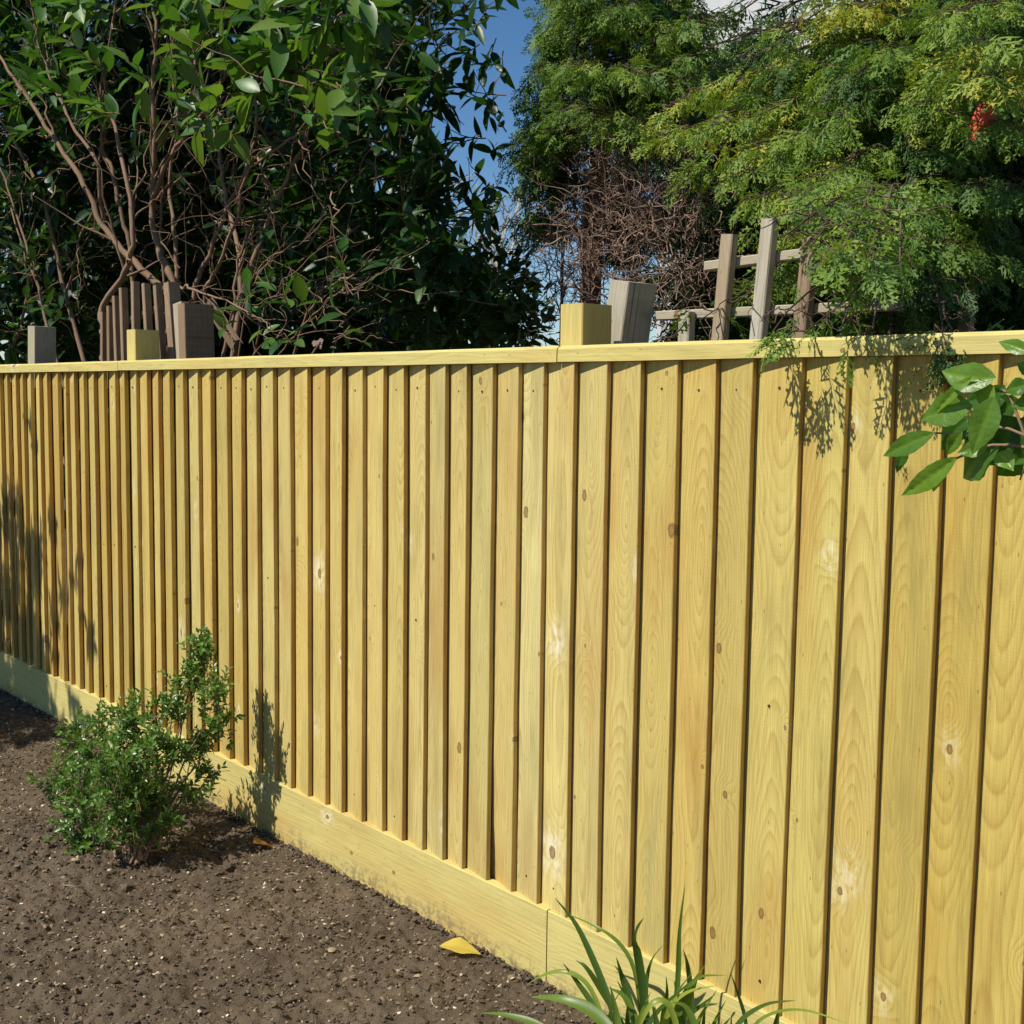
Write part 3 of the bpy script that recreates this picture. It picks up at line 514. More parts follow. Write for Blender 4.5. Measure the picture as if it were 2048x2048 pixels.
conifer('middle_conifer', baseB, 3.9, 'conifer with bare brown twiggy trunk behind the tall new post', armsB, tint=0.5, trunk_r=0.06, twigs=850, twig_zone=tz, stp=0.045, sz=(0.125, 0.095))
# back row, darker
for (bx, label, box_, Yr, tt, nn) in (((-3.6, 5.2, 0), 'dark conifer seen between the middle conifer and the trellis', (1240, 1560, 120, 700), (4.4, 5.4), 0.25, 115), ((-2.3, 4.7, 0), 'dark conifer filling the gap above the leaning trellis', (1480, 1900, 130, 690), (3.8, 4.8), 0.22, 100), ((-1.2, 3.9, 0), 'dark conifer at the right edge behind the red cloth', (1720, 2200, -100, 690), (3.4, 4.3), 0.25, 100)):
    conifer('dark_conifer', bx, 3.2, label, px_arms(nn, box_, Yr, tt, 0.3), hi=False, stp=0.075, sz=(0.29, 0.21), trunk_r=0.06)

# ---------------------------------------------------------------- laurel
lb = np.array([at(345, 560, 2.75)[0], 2.75, 0])
laurel = empty('laurel_bush', lb, 'large dark glossy-leaved laurel with many brown stems behind the left of the fence', 'shrub')
st = Geo(); sc = 0.3727
STEMS = [([(900, 1560), (820, 1500), (660, 1350), (540, 1200), (440, 960), (320, 790), (180, 580), (60, 400), (-60, 200)], 2.62, 2.35, 0.020), ([(940, 1520), (860, 1370), (815, 1200), (815, 1000), (830, 800), (820, 500), (840, 200), (800, -60)], 2.70, 2.6, 0.020),
    ([(820, 1060), (900, 860), (1000, 720), (1110, 590), (1220, 380), (1300, 200)], 2.65, 2.75, 0.013), ([(700, 1340), (650, 1150), (600, 900), (540, 800), (560, 640), (540, 450), (600, 150), (640, -80)], 2.66, 2.55, 0.013),
    ([(560, 1200), (540, 1060), (530, 860), (400, 700), (280, 450), (200, 200), (160, -60)], 2.60, 2.4, 0.012), ([(1050, 1520), (1130, 1350), (1200, 1150), (1330, 900), (1380, 700), (1370, 450), (1400, 200)], 2.8, 3.0, 0.014),
    ([(1290, 1640), (1290, 1350), (1210, 1080), (1180, 850), (1120, 600), (1060, 400), (1020, 100)], 2.75, 2.9, 0.014), ([(1290, 1600), (1400, 1300), (1520, 1000), (1610, 830), (1700, 600), (1780, 400), (1800, 100)], 2.8, 3.1, 0.017),
    ([(1100, 1540), (1160, 1450), (1280, 1150), (1300, 950), (1500, 780), (1640, 700)], 2.75, 2.6, 0.011), ([(330, 1500), (250, 1100), (100, 800), (-20, 600), (-120, 300)], 2.6, 2.5, 0.014), ([(240, 1700), (140, 1300), (40, 1000), (-40, 800)], 2.5, 2.4, 0.010),
    ([(560, 1760), (540, 1650), (680, 1450), (720, 1300), (690, 1000), (620, 700), (580, 500)], 2.45, 2.5, 0.020), ([(1200, 1900), (1260, 1650), (1270, 1400), (1350, 1200)], 2.6, 2.7, 0.010), ([(960, 1530), (1020, 1540), (1200, 1610), (1390, 1710)], 2.4, 2.35, 0.007),
    ([(1620, 1760), (1720, 1560), (1870, 1490), (2010, 1380)], 2.8, 2.7, 0.008), ([(1500, 1900), (1650, 1720), (1800, 1580), (1950, 1540)], 2.75, 2.6, 0.006), ([(880, 1480), (860, 1200), (880, 1000), (860, 850)], 2.72, 2.7, 0.009), ([(950, 1500), (940, 1250), (900, 1000), (960, 700), (920, 300), (900, 0)], 2.95, 3.0, 0.014),
    ([(1340, 1500), (1500, 1350), (1660, 1290)], 2.7, 2.6, 0.005), ([(1380, 840), (1480, 1060)], 2.75, 2.7, 0.005), ([(1420, 1650), (1500, 1550), (1560, 1450)], 2.5, 2.45, 0.005), ([(200, 1900), (380, 1500), (420, 1300), (560, 1000)], 2.7, 2.7, 0.012), ([(60, 1900), (160, 1550), (130, 1350), (30, 1000)], 2.55, 2.5, 0.012)]
for pts, Y0, Y1, r in STEMS:
    n = len(pts); P = np.array([at(x*sc, y*sc, Y0+(Y1-Y0)*i/(n-1)) for i, (x, y) in enumerate(pts)])
    t = np.linspace(0, n-1, n*4); P = np.stack([np.interp(t, np.arange(n), P[:, k]) for k in range(3)], 1); P[1:-1] = (P[:-2]+P[1:-1]*2+P[2:])/4; P[1:-1] += RNG.normal(0, 0.004, (len(P)-2, 3))
    if pts[0][1] > 1300:                                     # carry the stem down to the root
        P = np.vstack([curve(lb+np.array([RNG.normal(0, 0.15), RNG.normal(0, 0.08), 0]), P[0], 0, 5)[:-1], P])
    s = Geo(); s.tube(P, r, r*0.35, 7, RNG.uniform(0.3, 0.9), 0.06)
    for _ in range(9):                                        # side twigs
        k = RNG.integers(len(P)//3, len(P)-1); d = nrm(nrm(P[k]-P[k-1])+RNG.normal(0, 0.55, 3)); L = RNG.uniform(0.15, 0.55); s.tube(curve(P[k], P[k]+d*L, RNG.normal(0, 0.03), 6, 0.012), r*0.35, 0.0012, 4, RNG.uniform(0, 1), cap=False)
    link('stem', s.mesh('stem', M_BARK, True), laurel)
for _ in range(150):                                          # thin dead twigs in the shaded interior
    p = at(RNG.uniform(-20, 760), RNG.uniform(150, 690), RNG.uniform(2.5, 3.3)); d = nrm(RNG.normal(0, 1, 3)*np.array([1, 0.6, 1])+np.array([0, 0, 0.6])); st.tube(curve(p, p+d*RNG.uniform(0.15, 0.6), RNG.normal(0, 0.03), 6, 0.015), RNG.uniform(0.002, 0.005), 0.0008, 4, RNG.uniform(-0.6, 0.8), cap=False)
link('dead_twigs', st.mesh('dead_twigs', M_BARK, True), laurel, kind='stuff')
rec = []; tw = Geo()
def laurel_twig(p, d, L, size, tint, nleaf):
    pts = curve(p, p+d*L, -0.05*L, 6, 0.006); tw.tube(pts, 0.003, 0.0015, 4, RNG.uniform(0, 0.6), cap=False); T = nrm(pts[-1]-pts[0]); s = nrm(np.cross(T, RNG.normal(size=3))); b = np.cross(T, s); ph = RNG.uniform(0, 6.28)
    for i in range(nleaf):
        f = 0.2+0.8*i/max(1, nleaf-1); q = p*(1-f)+pts[-1]*f; q = pts[int(f*5)]; ph += 2.4+RNG.normal(0, 0.4); o = s*math.cos(ph)+b*math.sin(ph); a = nrm(o+T*(0.55+0.9*f*f)+np.array([0, 0, -0.25])+RNG.normal(0, 0.15, 3))
        nn = nrm(np.array([0, 0, 1.0])+np.array([SUNH[0], SUNH[1], 0])*0.35+T*0.3+RNG.normal(0, 0.35, 3)); rec.append((q, a, nn, size*RNG.uniform(0.65, 1.2), tint+RNG.normal(0, 0.14)))
def fill(n, bx, Yr, size, tint, nl=(5, 10), up=0.5):
    for _ in range(n):
        p = at(RNG.uniform(bx[0], bx[1]), RNG.uniform(bx[2], bx[3]), RNG.uniform(*Yr)); d = nrm(RNG.normal(0, 0.7, 3)+np.array([0.1, -0.5, up])); laurel_twig(p, d, RNG.uniform(0.15, 0.35), size, tint, RNG.integers(*nl))
def fill_d(n, bx, dr, size, tint, nl=(5, 10), up=0.3):
    for _ in range(n):
        p = atd(RNG.uniform(bx[0], bx[1]), RNG.uniform(bx[2], bx[3]), RNG.uniform(*dr))
        if p[1] < 2.25: continue
        d = nrm(RNG.normal(0, 0.7, 3)+np.array([0.1, -0.4, up])); laurel_twig(p, d, RNG.uniform(0.15, 0.35), size, tint, RNG.integers(*nl))
fill(95, (-60, 720, -60, 205), (2.25, 2.8), 0.135, 0.72)         # lit leaves along the top left, sunlight put into a lighter tint
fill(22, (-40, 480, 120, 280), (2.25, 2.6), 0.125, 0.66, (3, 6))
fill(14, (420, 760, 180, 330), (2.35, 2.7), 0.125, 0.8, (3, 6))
fill(440, (540, 890, -80, 600), (2.9, 3.9), 0.12, 0.3, up=0.1)  # shaded right side, shade put into a darker tint
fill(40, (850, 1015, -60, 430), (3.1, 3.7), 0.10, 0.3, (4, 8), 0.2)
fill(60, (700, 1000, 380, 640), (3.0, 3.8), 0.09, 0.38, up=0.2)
fill_d(1250, (-140, 820, -120, 700), (7.0, 9.0), 0.15, 0.02); fill_d(260, (-140, 200, 60, 700), (6.6, 9.5), 0.13, 0.15)          # back wall, shade of the interior put into its darkest tints
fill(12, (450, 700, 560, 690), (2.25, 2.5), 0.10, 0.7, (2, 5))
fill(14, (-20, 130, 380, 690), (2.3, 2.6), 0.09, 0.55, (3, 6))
for _ in range(620):                                            # canopy above the frame, overhanging towards the fence
    p = np.array([RNG.uniform(-9.5, -4.3), RNG.uniform(2.7, 4.4), RNG.uniform(2.95, 4.6)]); u, v, z = project(p)
    if p[0] > -4.5-(p[1]-2.3)*0.7: continue
    if v > -20 and z > 0 and u > -60: continue
    laurel_twig(p, nrm(RNG.normal(0, 0.7, 3)+np.array([0, -0.4, 0.4])), RNG.uniform(0.2, 0.4), 0.13, 0.5, RNG.integers(6, 11))
link('twigs', tw.mesh('twigs', M_BARK), laurel, kind='stuff')
P, A, N, S, T = split_rec(rec)
u, v, z = project(P); score = np.where((u > 5) & (u < 1010) & (v > 5) & (v < 690) & (P[:, 1] < 3.2), S/z, 0); o = np.argsort(-score)[:280]; keep = np.setdiff1d(np.arange(len(P)), o)
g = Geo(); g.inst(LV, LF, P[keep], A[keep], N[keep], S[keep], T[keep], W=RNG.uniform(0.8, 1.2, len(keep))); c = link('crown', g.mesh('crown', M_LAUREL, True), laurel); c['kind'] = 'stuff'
variants = []
for q in range(6):
    g = Geo(); lv, lf = leaf_template(0.36+0.03*q, 7, 0.25+0.08*(q % 3), 0.05+0.05*(q % 4)); g.inst(lv, lf, np.zeros((1, 3)), np.array([[0, 1.0, 0]]), np.array([[0, 0, 1.0]]), np.ones(1), np.array([0.42+0.12*q])); variants.append(g.mesh('leaf', M_LAUREL, True))
def leaf_obj(me, p, a, n, s, parent, name='leaf', wid=1.0):
    a = nrm(a); b = nrm(np.cross(a, n)); n = np.cross(b, a); ob = bpy.data.objects.new(name, me); COL.objects.link(ob); ob.parent = parent; p = np.array(p)-np.array(parent.location)
    ob.matrix_basis = Matrix([[b[i]*s*wid, a[i]*s, n[i]*s, p[i]] for i in range(3)]+[[0, 0, 0, 1]]); return ob
for k in o:
    q = int(np.clip((T[k]-0.24)/0.12+RNG.normal(0, 0.5), 0, 5)); leaf_obj(variants[q], P[k], A[k], N[k], S[k], laurel)

# ---------------------------------------------------------------- things beyond: shrubs, hedge, bare tree, house
def leafy_mass(name, label, cat, base, blobs, n, size, mat, tint, group=None, kind_crown=True, tv=HV, tf=HF, stems=6):
    t = empty(name, base, label, cat, group); base = np.array(base, float); sg = Geo(); rec = []
    wts = np.array([b[1]**2 for b in blobs]); wts = wts/wts.sum()
    for c, r in blobs:
        sg.tube(curve(base, np.array(c, float), 0, 6, 0.03*r), 0.02, 0.004, 5, 0.4)
    k = RNG.choice(len(blobs), n, p=wts); C = np.array([b[0] for b in blobs], float)[k]; Rr = np.array([b[1] for b in blobs])[k]
    d = rand_dir(n); P = C+d*(Rr*RNG.uniform(0.35, 1.0, n)**0.6)[:, None]*np.array([1, 1, 0.9]); A = nrm(d+RNG.normal(0, 0.6, (n, 3))); N = nrm(np.array([0, 0, 1.0])+RNG.normal(0, 0.5, (n, 3)))
    P = P[P[:, 2] > 0.02]; m = len(P); g = Geo(); g.inst(tv, tf, P, A[:m], N[:m], size*RNG.uniform(0.6, 1.3, m), tint+RNG.normal(0, 0.18, m))
    link('stems', sg.mesh('stems', M_BARK), t, kind='stuff'); c = link('crown', g.mesh('crown', mat, True), t); c['kind'] = 'stuff'; return t
b = at(985, 600, 3.4); leafy_mass('garden_shrub', 'sunlit green shrub low between the laurel and the middle conifer', 'shrub', (b[0], b[1], 0), [(at(985, 560, 3.4), 0.19), (at(1010, 610, 3.35), 0.18), (at(930, 610, 3.45), 0.2), (at(960, 650, 3.4), 0.24), (at(1040, 660, 3.3), 0.15), (at(900, 650, 3.4), 0.2)], 2000, 0.055, M_HEDGE, 0.85)
b = at(760, 600, 5.0); leafy_mass('garden_shrub', 'dark shrub low behind the right side of the laurel', 'shrub', (b[0], b[1], 0), [(at(780, 600, 5), 0.5), (at(870, 620, 5), 0.4), (at(690, 560, 5.2), 0.5), (at(860, 540, 5.3), 0.35)], 2200, 0.09, M_HEDGE, 0.3)
for bx_, lab_ in ((-12.0, 'dark evergreen far left behind the laurel stems'), (-8.7, 'dark evergreen behind the right half of the laurel')):
    leafy_mass('dark_evergreen', lab_, 'tree', (bx_, 4.9, 0), [(np.array([bx_+RNG.normal(0, 0.6), 4.9+RNG.normal(0, 0.3), z]), 0.8) for z in np.linspace(0.7, 4.0, 8)], 8500, 0.19, M_HEDGE, 0.1, 'evergreens behind the laurel')
hb = [(np.array([x, 9.0+RNG.normal(0, 0.1), z]), 0.75) for x in np.arange(-24, 2, 0.7) for z in (0.5, 1.2)]
leafy_mass('far_hedge', 'long dark hedge far behind the shrubs', 'hedge', (-9, 9.0, 0), hb, 15000, 0.16, M_HEDGE, 0.35)
# bare pale tree far away in the sky gap
bt = empty('bare_tree', (at(925, 400, 13)[0], 13, 0), 'distant pale bare tree in the strip of blue sky', 'tree'); tg = Geo()
def grow(p, d, L, r, lev):
    q = p+d*L; tg.tube(curve(p, q, 0, 4, L*0.03), r, r*0.65, 5 if lev < 2 else 3, RNG.uniform(0.2, 0.9), cap=False)
    if lev >= 5: return
    for _ in range(3 if lev else 4): grow(p+d*L*RNG.uniform(0.55, 1.0), nrm(d+RNG.normal(0, 0.38, 3)+np.array([0, 0, 0.12])), L*RNG.uniform(0.6, 0.82), max(0.007, r*0.6), lev+1)
grow(np.array(bt.location), np.array([0.02, 0, 1.0]), 2.0, 0.13, 0)
link('trunk', tg.mesh('trunk', M_PALETWIG), bt)
# white house glimpsed through the conifers
house = empty('white_house', (-8.5, 15, 0), 'white rendered house glimpsed through gaps at the top of the conifers', 'house')
def hb_(name, x0, x1, y0, y1, z0, z1, mat, parent=house):
    V = np.array([(x, y, z) for z in (z0, z1) for x, y in ((x0, y0), (x1, y0), (x1, y1), (x0, y1))]); return link(name, mesh_np(name, V, np.array([[0, 1, 5, 4], [1, 2, 6, 5], [2, 3, 7, 6], [3, 0, 4, 7], [3, 2, 1, 0], [4, 5, 6, 7]]), mat), parent)
hb_('wall', -12.6, -4.5, 14, 20, 1.2, 8.2, M_RENDER); hb_('plinth', -12.65, -4.45, 13.95, 20.05, 0, 1.198, M_BRICK)
for x in (-11.6, -9.2, -6.6):
    for z in (2.2, 4.9):
        wd = hb_('window', x, x+1.3, 13.96, 14.05, z, z+1.3, M_FRAME)
        for dx in (0.08, 0.69):
            pv = hb_('pane', x+dx, x+dx+0.53, 13.95, 14.0, z+0.08, z+1.22, M_GLASS)
            pv.parent = wd; pv.location = (0, 0, 0)
V = np.array([(-12.9, 13.7, 8.2), (-4.2, 13.7, 8.2), (-4.2, 20.3, 8.2), (-12.9, 20.3, 8.2), (-12.9, 17, 10.6), (-4.2, 17, 10.6)]); link('roof', mesh_np('roof', V, [np.array([[0, 1, 5, 4], [2, 3, 4, 5], [3, 2, 1, 0]]), np.array([[0, 4, 3], [1, 2, 5]])], M_ROOF), house)
shed = empty('pale_shed', (at(640, 680, 8)[0], 8, 0), 'small pale shed glimpsed through the base of the laurel', 'shed')
sx0 = at(640, 680, 8)[0]
hb_('wall', sx0-1.2, sx0+1.0, 8, 9.5, 0, 1.9, plain('shed_paint', (0.5, 0.55, 0.56), 0.7, 4, 0.3), shed)
V = np.array([(sx0-1.35, 7.85, 1.9), (sx0+1.15, 7.85, 1.9), (sx0+1.15, 9.65, 1.9), (sx0-1.35, 9.65, 1.9), (sx0-1.35, 8.75, 2.25), (sx0+1.15, 8.75, 2.25)]); link('roof', mesh_np('roof', V, [np.array([[0, 1, 5, 4], [2, 3, 4, 5], [3, 2, 1, 0]]), np.array([[0, 4, 3], [1, 2, 5]])], M_ROOF), shed)
hb_('door', sx0-0.5, sx0+0.3, 7.97, 8.02, 0.05, 1.75, M_FRAME, shed)
# orange-red cloth caught in the conifer
rc = Geo(); c0 = at(1985, 208, 2.42); c1 = at(1945, 285, 2.40); ax_ = c1-c0; n1, n2 = 9, 9; V = []
for i in range(n1):
    for j in range(n2):
        f, s_ = i/(n1-1), j/(n2-1)-0.5; wv = 0.040*(1+0.25*math.sin(5*f))*(1-0.3*(f > 0.85)); V.append(c0+ax_*f+RT*(s_*wv)+UP*(0.01*(abs(s_) > 0.25)*(f < 0.1)*2)-FW*(0.010*math.cos(s_*5.5)+0.004*math.sin(f*13+s_*6))+RNG.normal(0, 0.0012, 3))
V = np.array(V); Vb = V+FW*0.003; Q = [[i*n2+j, i*n2+j+1, (i+1)*n2+j+1, (i+1)*n2+j] for i in range(n1-1) for j in range(n2-1)]; m = len(V); rim = [i for i in range(n2)]+[i*n2+n2-1 for i in range(1, n1)]+[(n1-1)*n2+j for j in range(n2-2, -1, -1)]+[i*n2 for i in range(n1-2, 0, -1)]
Q2 = Q+[[m+a for a in q[::-1]] for q in Q]+[[rim[k], m+rim[k], m+rim[(k+1) % len(rim)], rim[(k+1) % len(rim)]] for k in range(len(rim))]
tag(link('red_cloth', mesh_np('red_cloth', np.vstack([V, Vb]), np.array(Q2), M_RED, smooth=True)), 'crumpled orange-red cloth caught in the conifer at the right', 'cloth')

# ---------------------------------------------------------------- small box bush in front of the fence
bb = at(268, 1724, 1.485); bb[2] = 0
bush = empty('box_bush', bb, 'small green box bush growing in the soil against the fence', 'shrub'); sg = Geo(); rec = []
CL = [(195, 1545, 1.46, 85), (285, 1590, 1.50, 74), (180, 1640, 1.40, 70), (250, 1650, 1.42, 70), (262, 1495, 1.52, 56), (345, 1430, 1.60, 44), (380, 1375, 1.66, 34), (405, 1330, 1.70, 32), (409, 1287, 1.71, 20), (432, 1390, 1.70, 36), (275, 1425, 1.55, 34), (200, 1460, 1.5, 32), (140, 1480, 1.46, 32), (350, 1505, 1.58, 36), (385, 1590, 1.62, 26), (120, 1570, 1.40, 45), (240, 1570, 1.40, 70), (330, 1640, 1.52, 32), (160, 1690, 1.36, 26), (300, 1505, 1.5, 42), (400, 1490, 1.68, 36), (440, 1450, 1.72, 32), (420, 1545, 1.70, 24), (250, 1440, 1.55, 24)]
for (x, y, Y, r) in CL:
    Y = Y+0.045; c = at(x, y, Y); z = float((c-np.array([0, 0, EYE]))@FW); R = r*z/FPX; pts = curve(bb+np.array([RNG.normal(0, 0.015), RNG.normal(0, 0.01), 0]), c, -0.02, 7, 0.01); sg.tube(pts, 0.005, 0.0015, 5, RNG.uniform(0.2, 0.8))
    for _ in range(int(9+r*r*0.0125)):
        d = nrm(RNG.normal(0, 0.8, 3)+np.array([0, 0, 0.7])); p = c+rand_dir(1)[0]*R*RNG.uniform(0, 1)**0.5*0.92; L = RNG.uniform(0.03, 0.075); p[1] = min(p[1], FY-0.05); e = p+d*L; e[1] = min(e[1], FY-0.03); sg.tube([p-d*L*0.6, p, e], 0.0012, 0.0006, 3, 0.5, cap=False)
        s = nrm(np.cross(d, RNG.normal(size=3))); bq = np.cross(d, s); nl = int(L/0.0085)
        for i in range(nl):
            f = i/max(1, nl-1); ph = i*1.57+RNG.normal(0, 0.2)
            for sgn in (1, -1):
                o = (s*math.cos(ph)+bq*math.sin(ph))*sgn; rec.append((p*(1-f)+e*f, nrm(o+d*(0.5+0.8*f)), nrm(d+np.array([0, 0, 0.5])+RNG.normal(0, 0.2, 3)), 0.0205*RNG.uniform(0.65, 1.2), 0.58+0.3*f+RNG.normal(0, 0.12)))
P, A, N, S, T = split_rec(rec); g = Geo(); g.inst(BV, BF, P, A, N, S, T); link('stems', sg.mesh('stems', M_BARK), bush, kind='stuff'); c = link('crown', g.mesh('crown', M_BOX, True), bush); c['kind'] = 'stuff'

# ---------------------------------------------------------------- strap-leaved plant at the bottom
sp = empty('strap_leaf_plant', (-1.60, 1.78, 0), 'clump of arching green strap leaves in front of the gravel board', 'plant')
BL = [([(1260, 2130), (1210, 1976), (1155, 1850), (1109, 1795)], 13, 0.25, 1.78), ([(1290, 2130), (1275, 1940), (1240, 1885), (1195, 1853), (1120, 1822)], 8, 0.55, 1.80), ([(1240, 2130), (1188, 2012), (1150, 1960), (1125, 1925)], 12, 0.3, 1.74), ([(1235, 2130), (1190, 1985), (1159, 1951), (1120, 1940), (1080, 1952), (1051, 1972)], 9, 0.75, 1.74),
    ([(1297, 2130), (1288, 1985), (1272, 1890), (1273, 1860), (1288, 1835)], 17, 0.15, 1.78), ([(1340, 2130), (1357, 1960), (1358, 1870), (1371, 1764)], 10, 0.45, 1.80), ([(1300, 2130), (1290, 1970), (1305, 1915), (1335, 1882)], 9, 0.3, 1.8), ([(1285, 2130), (1262, 2010), (1240, 1945), (1232, 1913)], 13, 0.3, 1.77), ([(1380, 2130), (1384, 1994), (1375, 1930), (1366, 1898)], 11, 0.2, 1.80), ([(1345, 2130), (1375, 2000), (1395, 1955), (1413, 1927)], 13, 0.6, 1.76),
    ([(1335, 2130), (1366, 1987), (1400, 1952), (1453, 1951)], 11, 0.5, 1.75), ([(1310, 2130), (1340, 2010), (1380, 1982), (1435, 1971)], 12, 0.9, 1.74), ([(1360, 2120), (1352, 2040), (1330, 1995), (1300, 2008), (1279, 2050), (1265, 2110)], 12, 0.8, 1.70), ([(1250, 2130), (1215, 2050), (1174, 2015), (1120, 1996), (1060, 1994)], 24, 0.55, 1.68), ([(1150, 2130), (1110, 2070), (1060, 2042), (1000, 2028), (960, 2026)], 14, 0.5, 1.66),
    ([(1500, 2130), (1491, 2034), (1475, 1985), (1460, 1943)], 7, 0.05, 1.82), ([(1440, 2130), (1480, 2040), (1536, 2007), (1594, 2001)], 13, 0.25, 1.76), ([(1470, 2130), (1510, 2042), (1561, 2021), (1616, 2019), (1699, 2049)], 8, 0.7, 1.74), ([(1545, 2130), (1550, 2060), (1558, 2015)], 16, 0.2, 1.8), ([(1320, 2130), (1325, 2040), (1335, 1990), (1332, 1950)], 11, 0.35, 1.79), ([(1270, 2130), (1240, 2040), (1205, 1985), (1170, 1930), (1150, 1920)], 13, 0.25, 1.8),
    ([(1350, 2130), (1345, 2040), (1355, 1985), (1385, 1945)], 16, 0.5, 1.75), ([(1230, 2130), (1215, 2070), (1225, 2010), (1258, 1955)], 10, 0.15, 1.74), ([(1400, 2130), (1395, 2060), (1370, 2010), (1345, 2005)], 14, 0.6, 1.70), ([(1290, 2130), (1280, 2060), (1250, 1990), (1215, 1975)], 14, 0.6, 1.76), ([(1440, 2130), (1430, 2080), (1445, 2040)], 8, 0.5, 1.78), ([(1100, 2130), (1075, 2090), (1120, 2020)], 7, 0.2, 1.72), ([(1310, 2130), (1312, 2060), (1310, 2010)], 14, 0.7, 1.72)]
for _ in range(16):
    x0 = RNG.uniform(1220, 1430); x1 = x0+RNG.normal(0, 70); y1 = RNG.uniform(1945, 2035); BL.append(([(x0, 2130), (x0*0.6+x1*0.4, (2130+y1)/2-12), (x1, y1)], RNG.uniform(9, 15), RNG.uniform(0.05, 0.6), RNG.uniform(1.70, 1.83)))
for pts, wpx, tt, Y in BL:
    n = len(pts); P = np.array([at(x, y, Y+0.02*math.sin(i*1.3)*(i > 0)) for i, (x, y) in enumerate(pts)]); root = np.array([sp.location[0]+(P[0][0]-sp.location[0])*0.35, Y+0.0, 0.0]); P = np.vstack([root, P]); n += 1
    t = np.linspace(0, n-1, 22); C = np.stack([np.interp(t, np.arange(n), P[:, k]) for k in range(3)], 1)
    for _ in range(3): C[1:-1] = (C[:-2]+2*C[1:-1]+C[2:])/4
    T_ = nrm(np.gradient(C, axis=0)); view = nrm(np.array([0, 0, EYE])-C); side = nrm(np.cross(T_, view*0.8+np.array([0, 0, 0.6]))+RNG.normal(0, 0.1, 3)); zz = (C-np.array([0, 0, EYE]))@FW; f = np.linspace(0, 1, 22)
    W = (wpx*1.08*zz/FPX/2)[:, None]*(np.minimum(1, (1-f)*2.6)**0.75*(0.75+0.25*np.minimum(1, f*3)))[:, None]; nn = np.cross(side, T_); V = np.stack([C-side*W+nn*W*0.45, C, C+side*W+nn*W*0.45], 1).reshape(-1, 3)
    Q = [[i*3+j, i*3+j+1, i*3+4+j, i*3+3+j] for i in range(21) for j in (0, 1)]; tint = np.repeat(tt+0.15*f, 3)
    link('leaf', mesh_np('leaf', V-C[0], np.array(Q), M_STRAP, tint, True), sp, C[0])

# ---------------------------------------------------------------- leafy branch coming in at the right
fbp = np.array([-0.15, 1.50, 0.0]); fb = empty('leafy_branch_shrub', fbp, 'bright green broad-leaved branch reaching in from the right, in front of the boards', 'shrub')
sg = Geo(); YB = 1.47
for pts, r in (([(2300, 900), (2120, 800), (1993, 780), (1960, 790)], 0.0032), ([(2300, 980), (2120, 900), (2000, 850), (1935, 868), (1868, 866)], 0.0026), ([(2200, 960), (2040, 890), (1975, 890), (1905, 920), (1878, 932)], 0.0024), ([(2250, 800), (2120, 730), (2050, 700)], 0.0024), ([(2020, 790), (2060, 900), (2040, 960)], 0.002)):
    P = [at(x, y, YB) for x, y in pts]; t = np.linspace(0, len(P)-1, 14); P = np.array(P); P = np.stack([np.interp(t, np.arange(len(P)), P[:, k]) for k in range(3)], 1)
    sg.tube(P, r, r*0.5, 6, 0.7)
    if pts[0][0] >= 2200: sg.tube(curve(fbp+np.array([RNG.normal(0, 0.02), 0, 0]), P[0], 0, 8, 0.006), 0.006, r, 6, 0.5)
link('stem', sg.mesh('stem', M_BARK, True), fb)
FL = [((1993, 757), (1879, 738), 46, 0.62, 1.45, 0.3), ((1951, 750), (1847, 838), 17, 0.95, 1.44, 0.0), ((1945, 812), (1834, 838), 50, 0.55, 1.46, 0.2), ((1988, 772), (1949, 806), 54, 0.68, 1.45, 0.3), ((1869, 866), (1752, 911), 31, 0.45, 1.45, 0.2), ((1815, 892), (1791, 947), 17, 0.1, 1.48, 0.0), ((1989, 793), (1942, 909), 44, 0.5, 1.43, 0.1), ((1913, 914), (1796, 993), 32, 0.65, 1.45, 0.2), ((1880, 929), (1866, 984), 22, 0.85, 1.47, 0.1), ((2000, 890), (1908, 955), 70, 0.25, 1.49, 0.5),
    ((2048, 838), (1975, 908), 62, 0.08, 1.50, 0.4), ((1996, 905), (2024, 938), 28, 0.6, 1.46, 0.1), ((2060, 770), (2007, 780), 27, 0.35, 1.46, 0.2), ((2062, 706), (1993, 679), 22, 0.6, 1.44, 0.3), ((2080, 752), (2032, 724), 22, 0.35, 1.46, 0.2), ((1992, 797), (1920, 806), 30, 0.1, 1.50, 0.3), ((1935, 838), (1879, 900), 34, 0.1, 1.50, 0.2), ((2040, 800), (1985, 830), 34, 0.1, 1.5, 0.3), ((2090, 800), (2020, 812), 28, 0.4, 1.47, 0.2), ((2090, 850), (2010, 880), 46, 0.08, 1.5, 0.4), ((2080, 880), (2025, 930), 34, 0.2, 1.5, 0.3), ((1925, 862), (1890, 912), 22, 0.6, 1.45, 0.2), ((2110, 700), (2060, 660), 26, 0.5, 1.45, 0.2), ((2100, 900), (2060, 960), 30, 0.4, 1.46, 0.2), ((1975, 890), (1915, 905), 26, 0.55, 1.45, 0.2), ((2120, 760), (2055, 800), 30, 0.3, 1.47, 0.2)]
FL += [((2030, 815), (1950, 850), 44, 0.02, 1.53, 0.3), ((2060, 850), (1960, 930), 60, 0.02, 1.54, 0.3), ((2070, 905), (1990, 950), 44, 0.05, 1.54, 0.3), ((2000, 850), (1900, 870), 40, 0.03, 1.53, 0.3), ((2095, 820), (2040, 870), 40, 0.03, 1.52, 0.3), ((2010, 770), (1960, 830), 34, 0.05, 1.51, 0.2)]
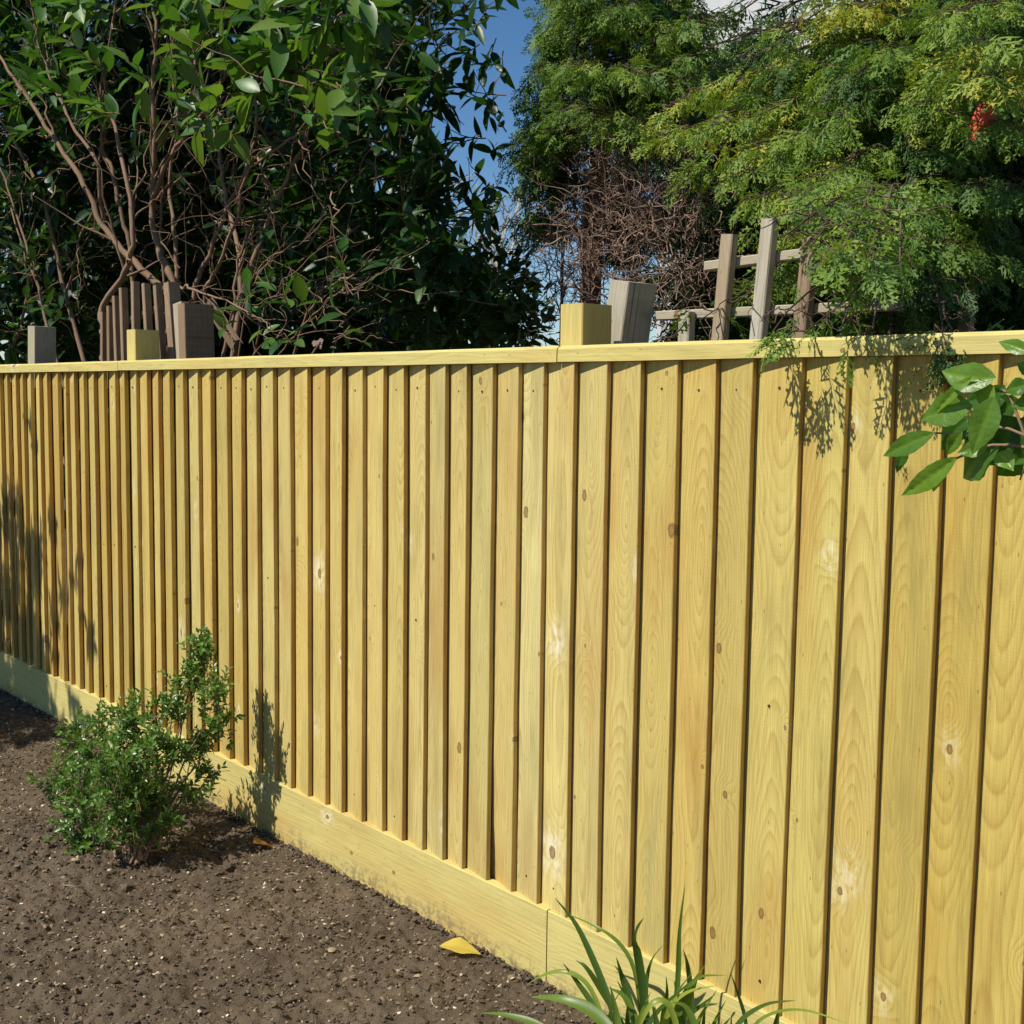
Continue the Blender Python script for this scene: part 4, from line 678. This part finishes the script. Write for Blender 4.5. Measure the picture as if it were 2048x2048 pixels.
for (b0, b1, wpx, tt, Y, upf) in FL:
    p0, p1 = at(*b0, Y), at(*b1, Y+RNG.normal(0, 0.012)); a = p1-p0; L = float(np.linalg.norm(a)); zc = float((p0-np.array([0, 0, EYE]))@FW); view = nrm(np.array([0, 0, EYE])-p0)
    nn = nrm(view*1.0+np.array([SUNH[0]*0.25, SUNH[1]*0.25, 0.15+upf*0.4])+RNG.normal(0, 0.08, 3)); aL = nrm(a)
    lv, lf, lt = veined_leaf(wpx*zc/FPX/L*1.4, RNG.uniform(0.3, 0.6), RNG.uniform(0.05, 0.2), int(RNG.integers(1e6)))
    g = Geo(); g.inst(lv, lf, np.zeros((1, 3)), aL[None], nn[None], np.array([L]), (tt+0.10+lt)[None]); link('leaf', g.mesh('leaf', M_FRONT, True), fb, p0)

# ---------------------------------------------------------------- shrub just outside the frame on the left: its shade falls on the fence
rec = []; tw = Geo(); sb = np.array([-6.3, 0.0, 0.0]); shs = empty('shade_shrub', sb, 'leafy shrub left of the view that shades the far end of the fence', 'shrub')
sg = Geo()
for _ in range(560):
    p = np.array([RNG.normal(-5.74, 0.30), RNG.normal(0.85, 0.24), RNG.uniform(0.3, 1.9)]); p[0] += -0.30*(p[2]-1.2)
    u, v, z = project(p)
    if _ > 420: p = np.array([RNG.normal(-5.36, 0.22), RNG.normal(0.85, 0.2), RNG.uniform(0.25, 1.0)]); u, v, z = project(p)
    p = p+np.array(tosun)*1.2; u, v, z = project(p)
    if z > 0 and u > -70: continue
    laurel_twig(p, nrm(RNG.normal(0, 0.7, 3)+np.array([0, 0, 0.5])), 0.2, 0.085, 0.5, 8)
    if RNG.random() < 0.3: sg.tube(curve(sb, p, 0, 6, 0.02), 0.012, 0.003, 5, 0.5)
link('stems', sg.mesh('stems', M_BARK), shs, kind='stuff'); link('twigs', tw.mesh('twigs', M_BARK), shs, kind='stuff'); P, A, N, S, T = split_rec(rec); g = Geo(); g.inst(LV, LF, P, A, N, S, T); c = link('crown', g.mesh('crown', M_LAUREL, True), shs); c['kind'] = 'stuff'

# ---------------------------------------------------------------- fallen leaves
def fallen(label, px, wpx, Lpx, ang, tt, curl, lift):
    v = ray(*px); k = (0.008-EYE)/v[2]; p = np.array([v[0]*k, v[1]*k, 0.008]); z = -EYE/v[2]; z = k
    lv, lf, lt = veined_leaf(wpx/Lpx, 0.5, curl, int(Lpx)); lt = -lt*0.6; L = Lpx*k/FPX
    p[2] = float(soil_height(np.array(p[0]), np.array(p[1])))+0.012+lift
    a = RT*math.cos(ang)+np.cross([0, 0, 1.0], RT)*math.sin(ang); a[2] = 0.0; nn = np.array([SUNH[0]*0.2, SUNH[1]*0.3, 1.0]); g = Geo(); g.inst(lv, lf, np.array([-nrm(a)*L/2]), nrm(a)[None], nn[None], np.array([L]), (tt-0.08+lt)[None])
    tag(link('fallen_leaf', g.mesh('fallen_leaf', M_DRY, True), None, p), label, 'leaf', 'leaves fallen on the soil')
fallen('bright yellow leaf lying on the soil below the gravel board', (921, 1905), 44, 84, -0.15, 1.0, 0.15, 0.009)
fallen('curled orange leaf on the soil right of the box bush', (527, 1688), 44, 44, 0.6, 0.3, 0.5, 0.012)
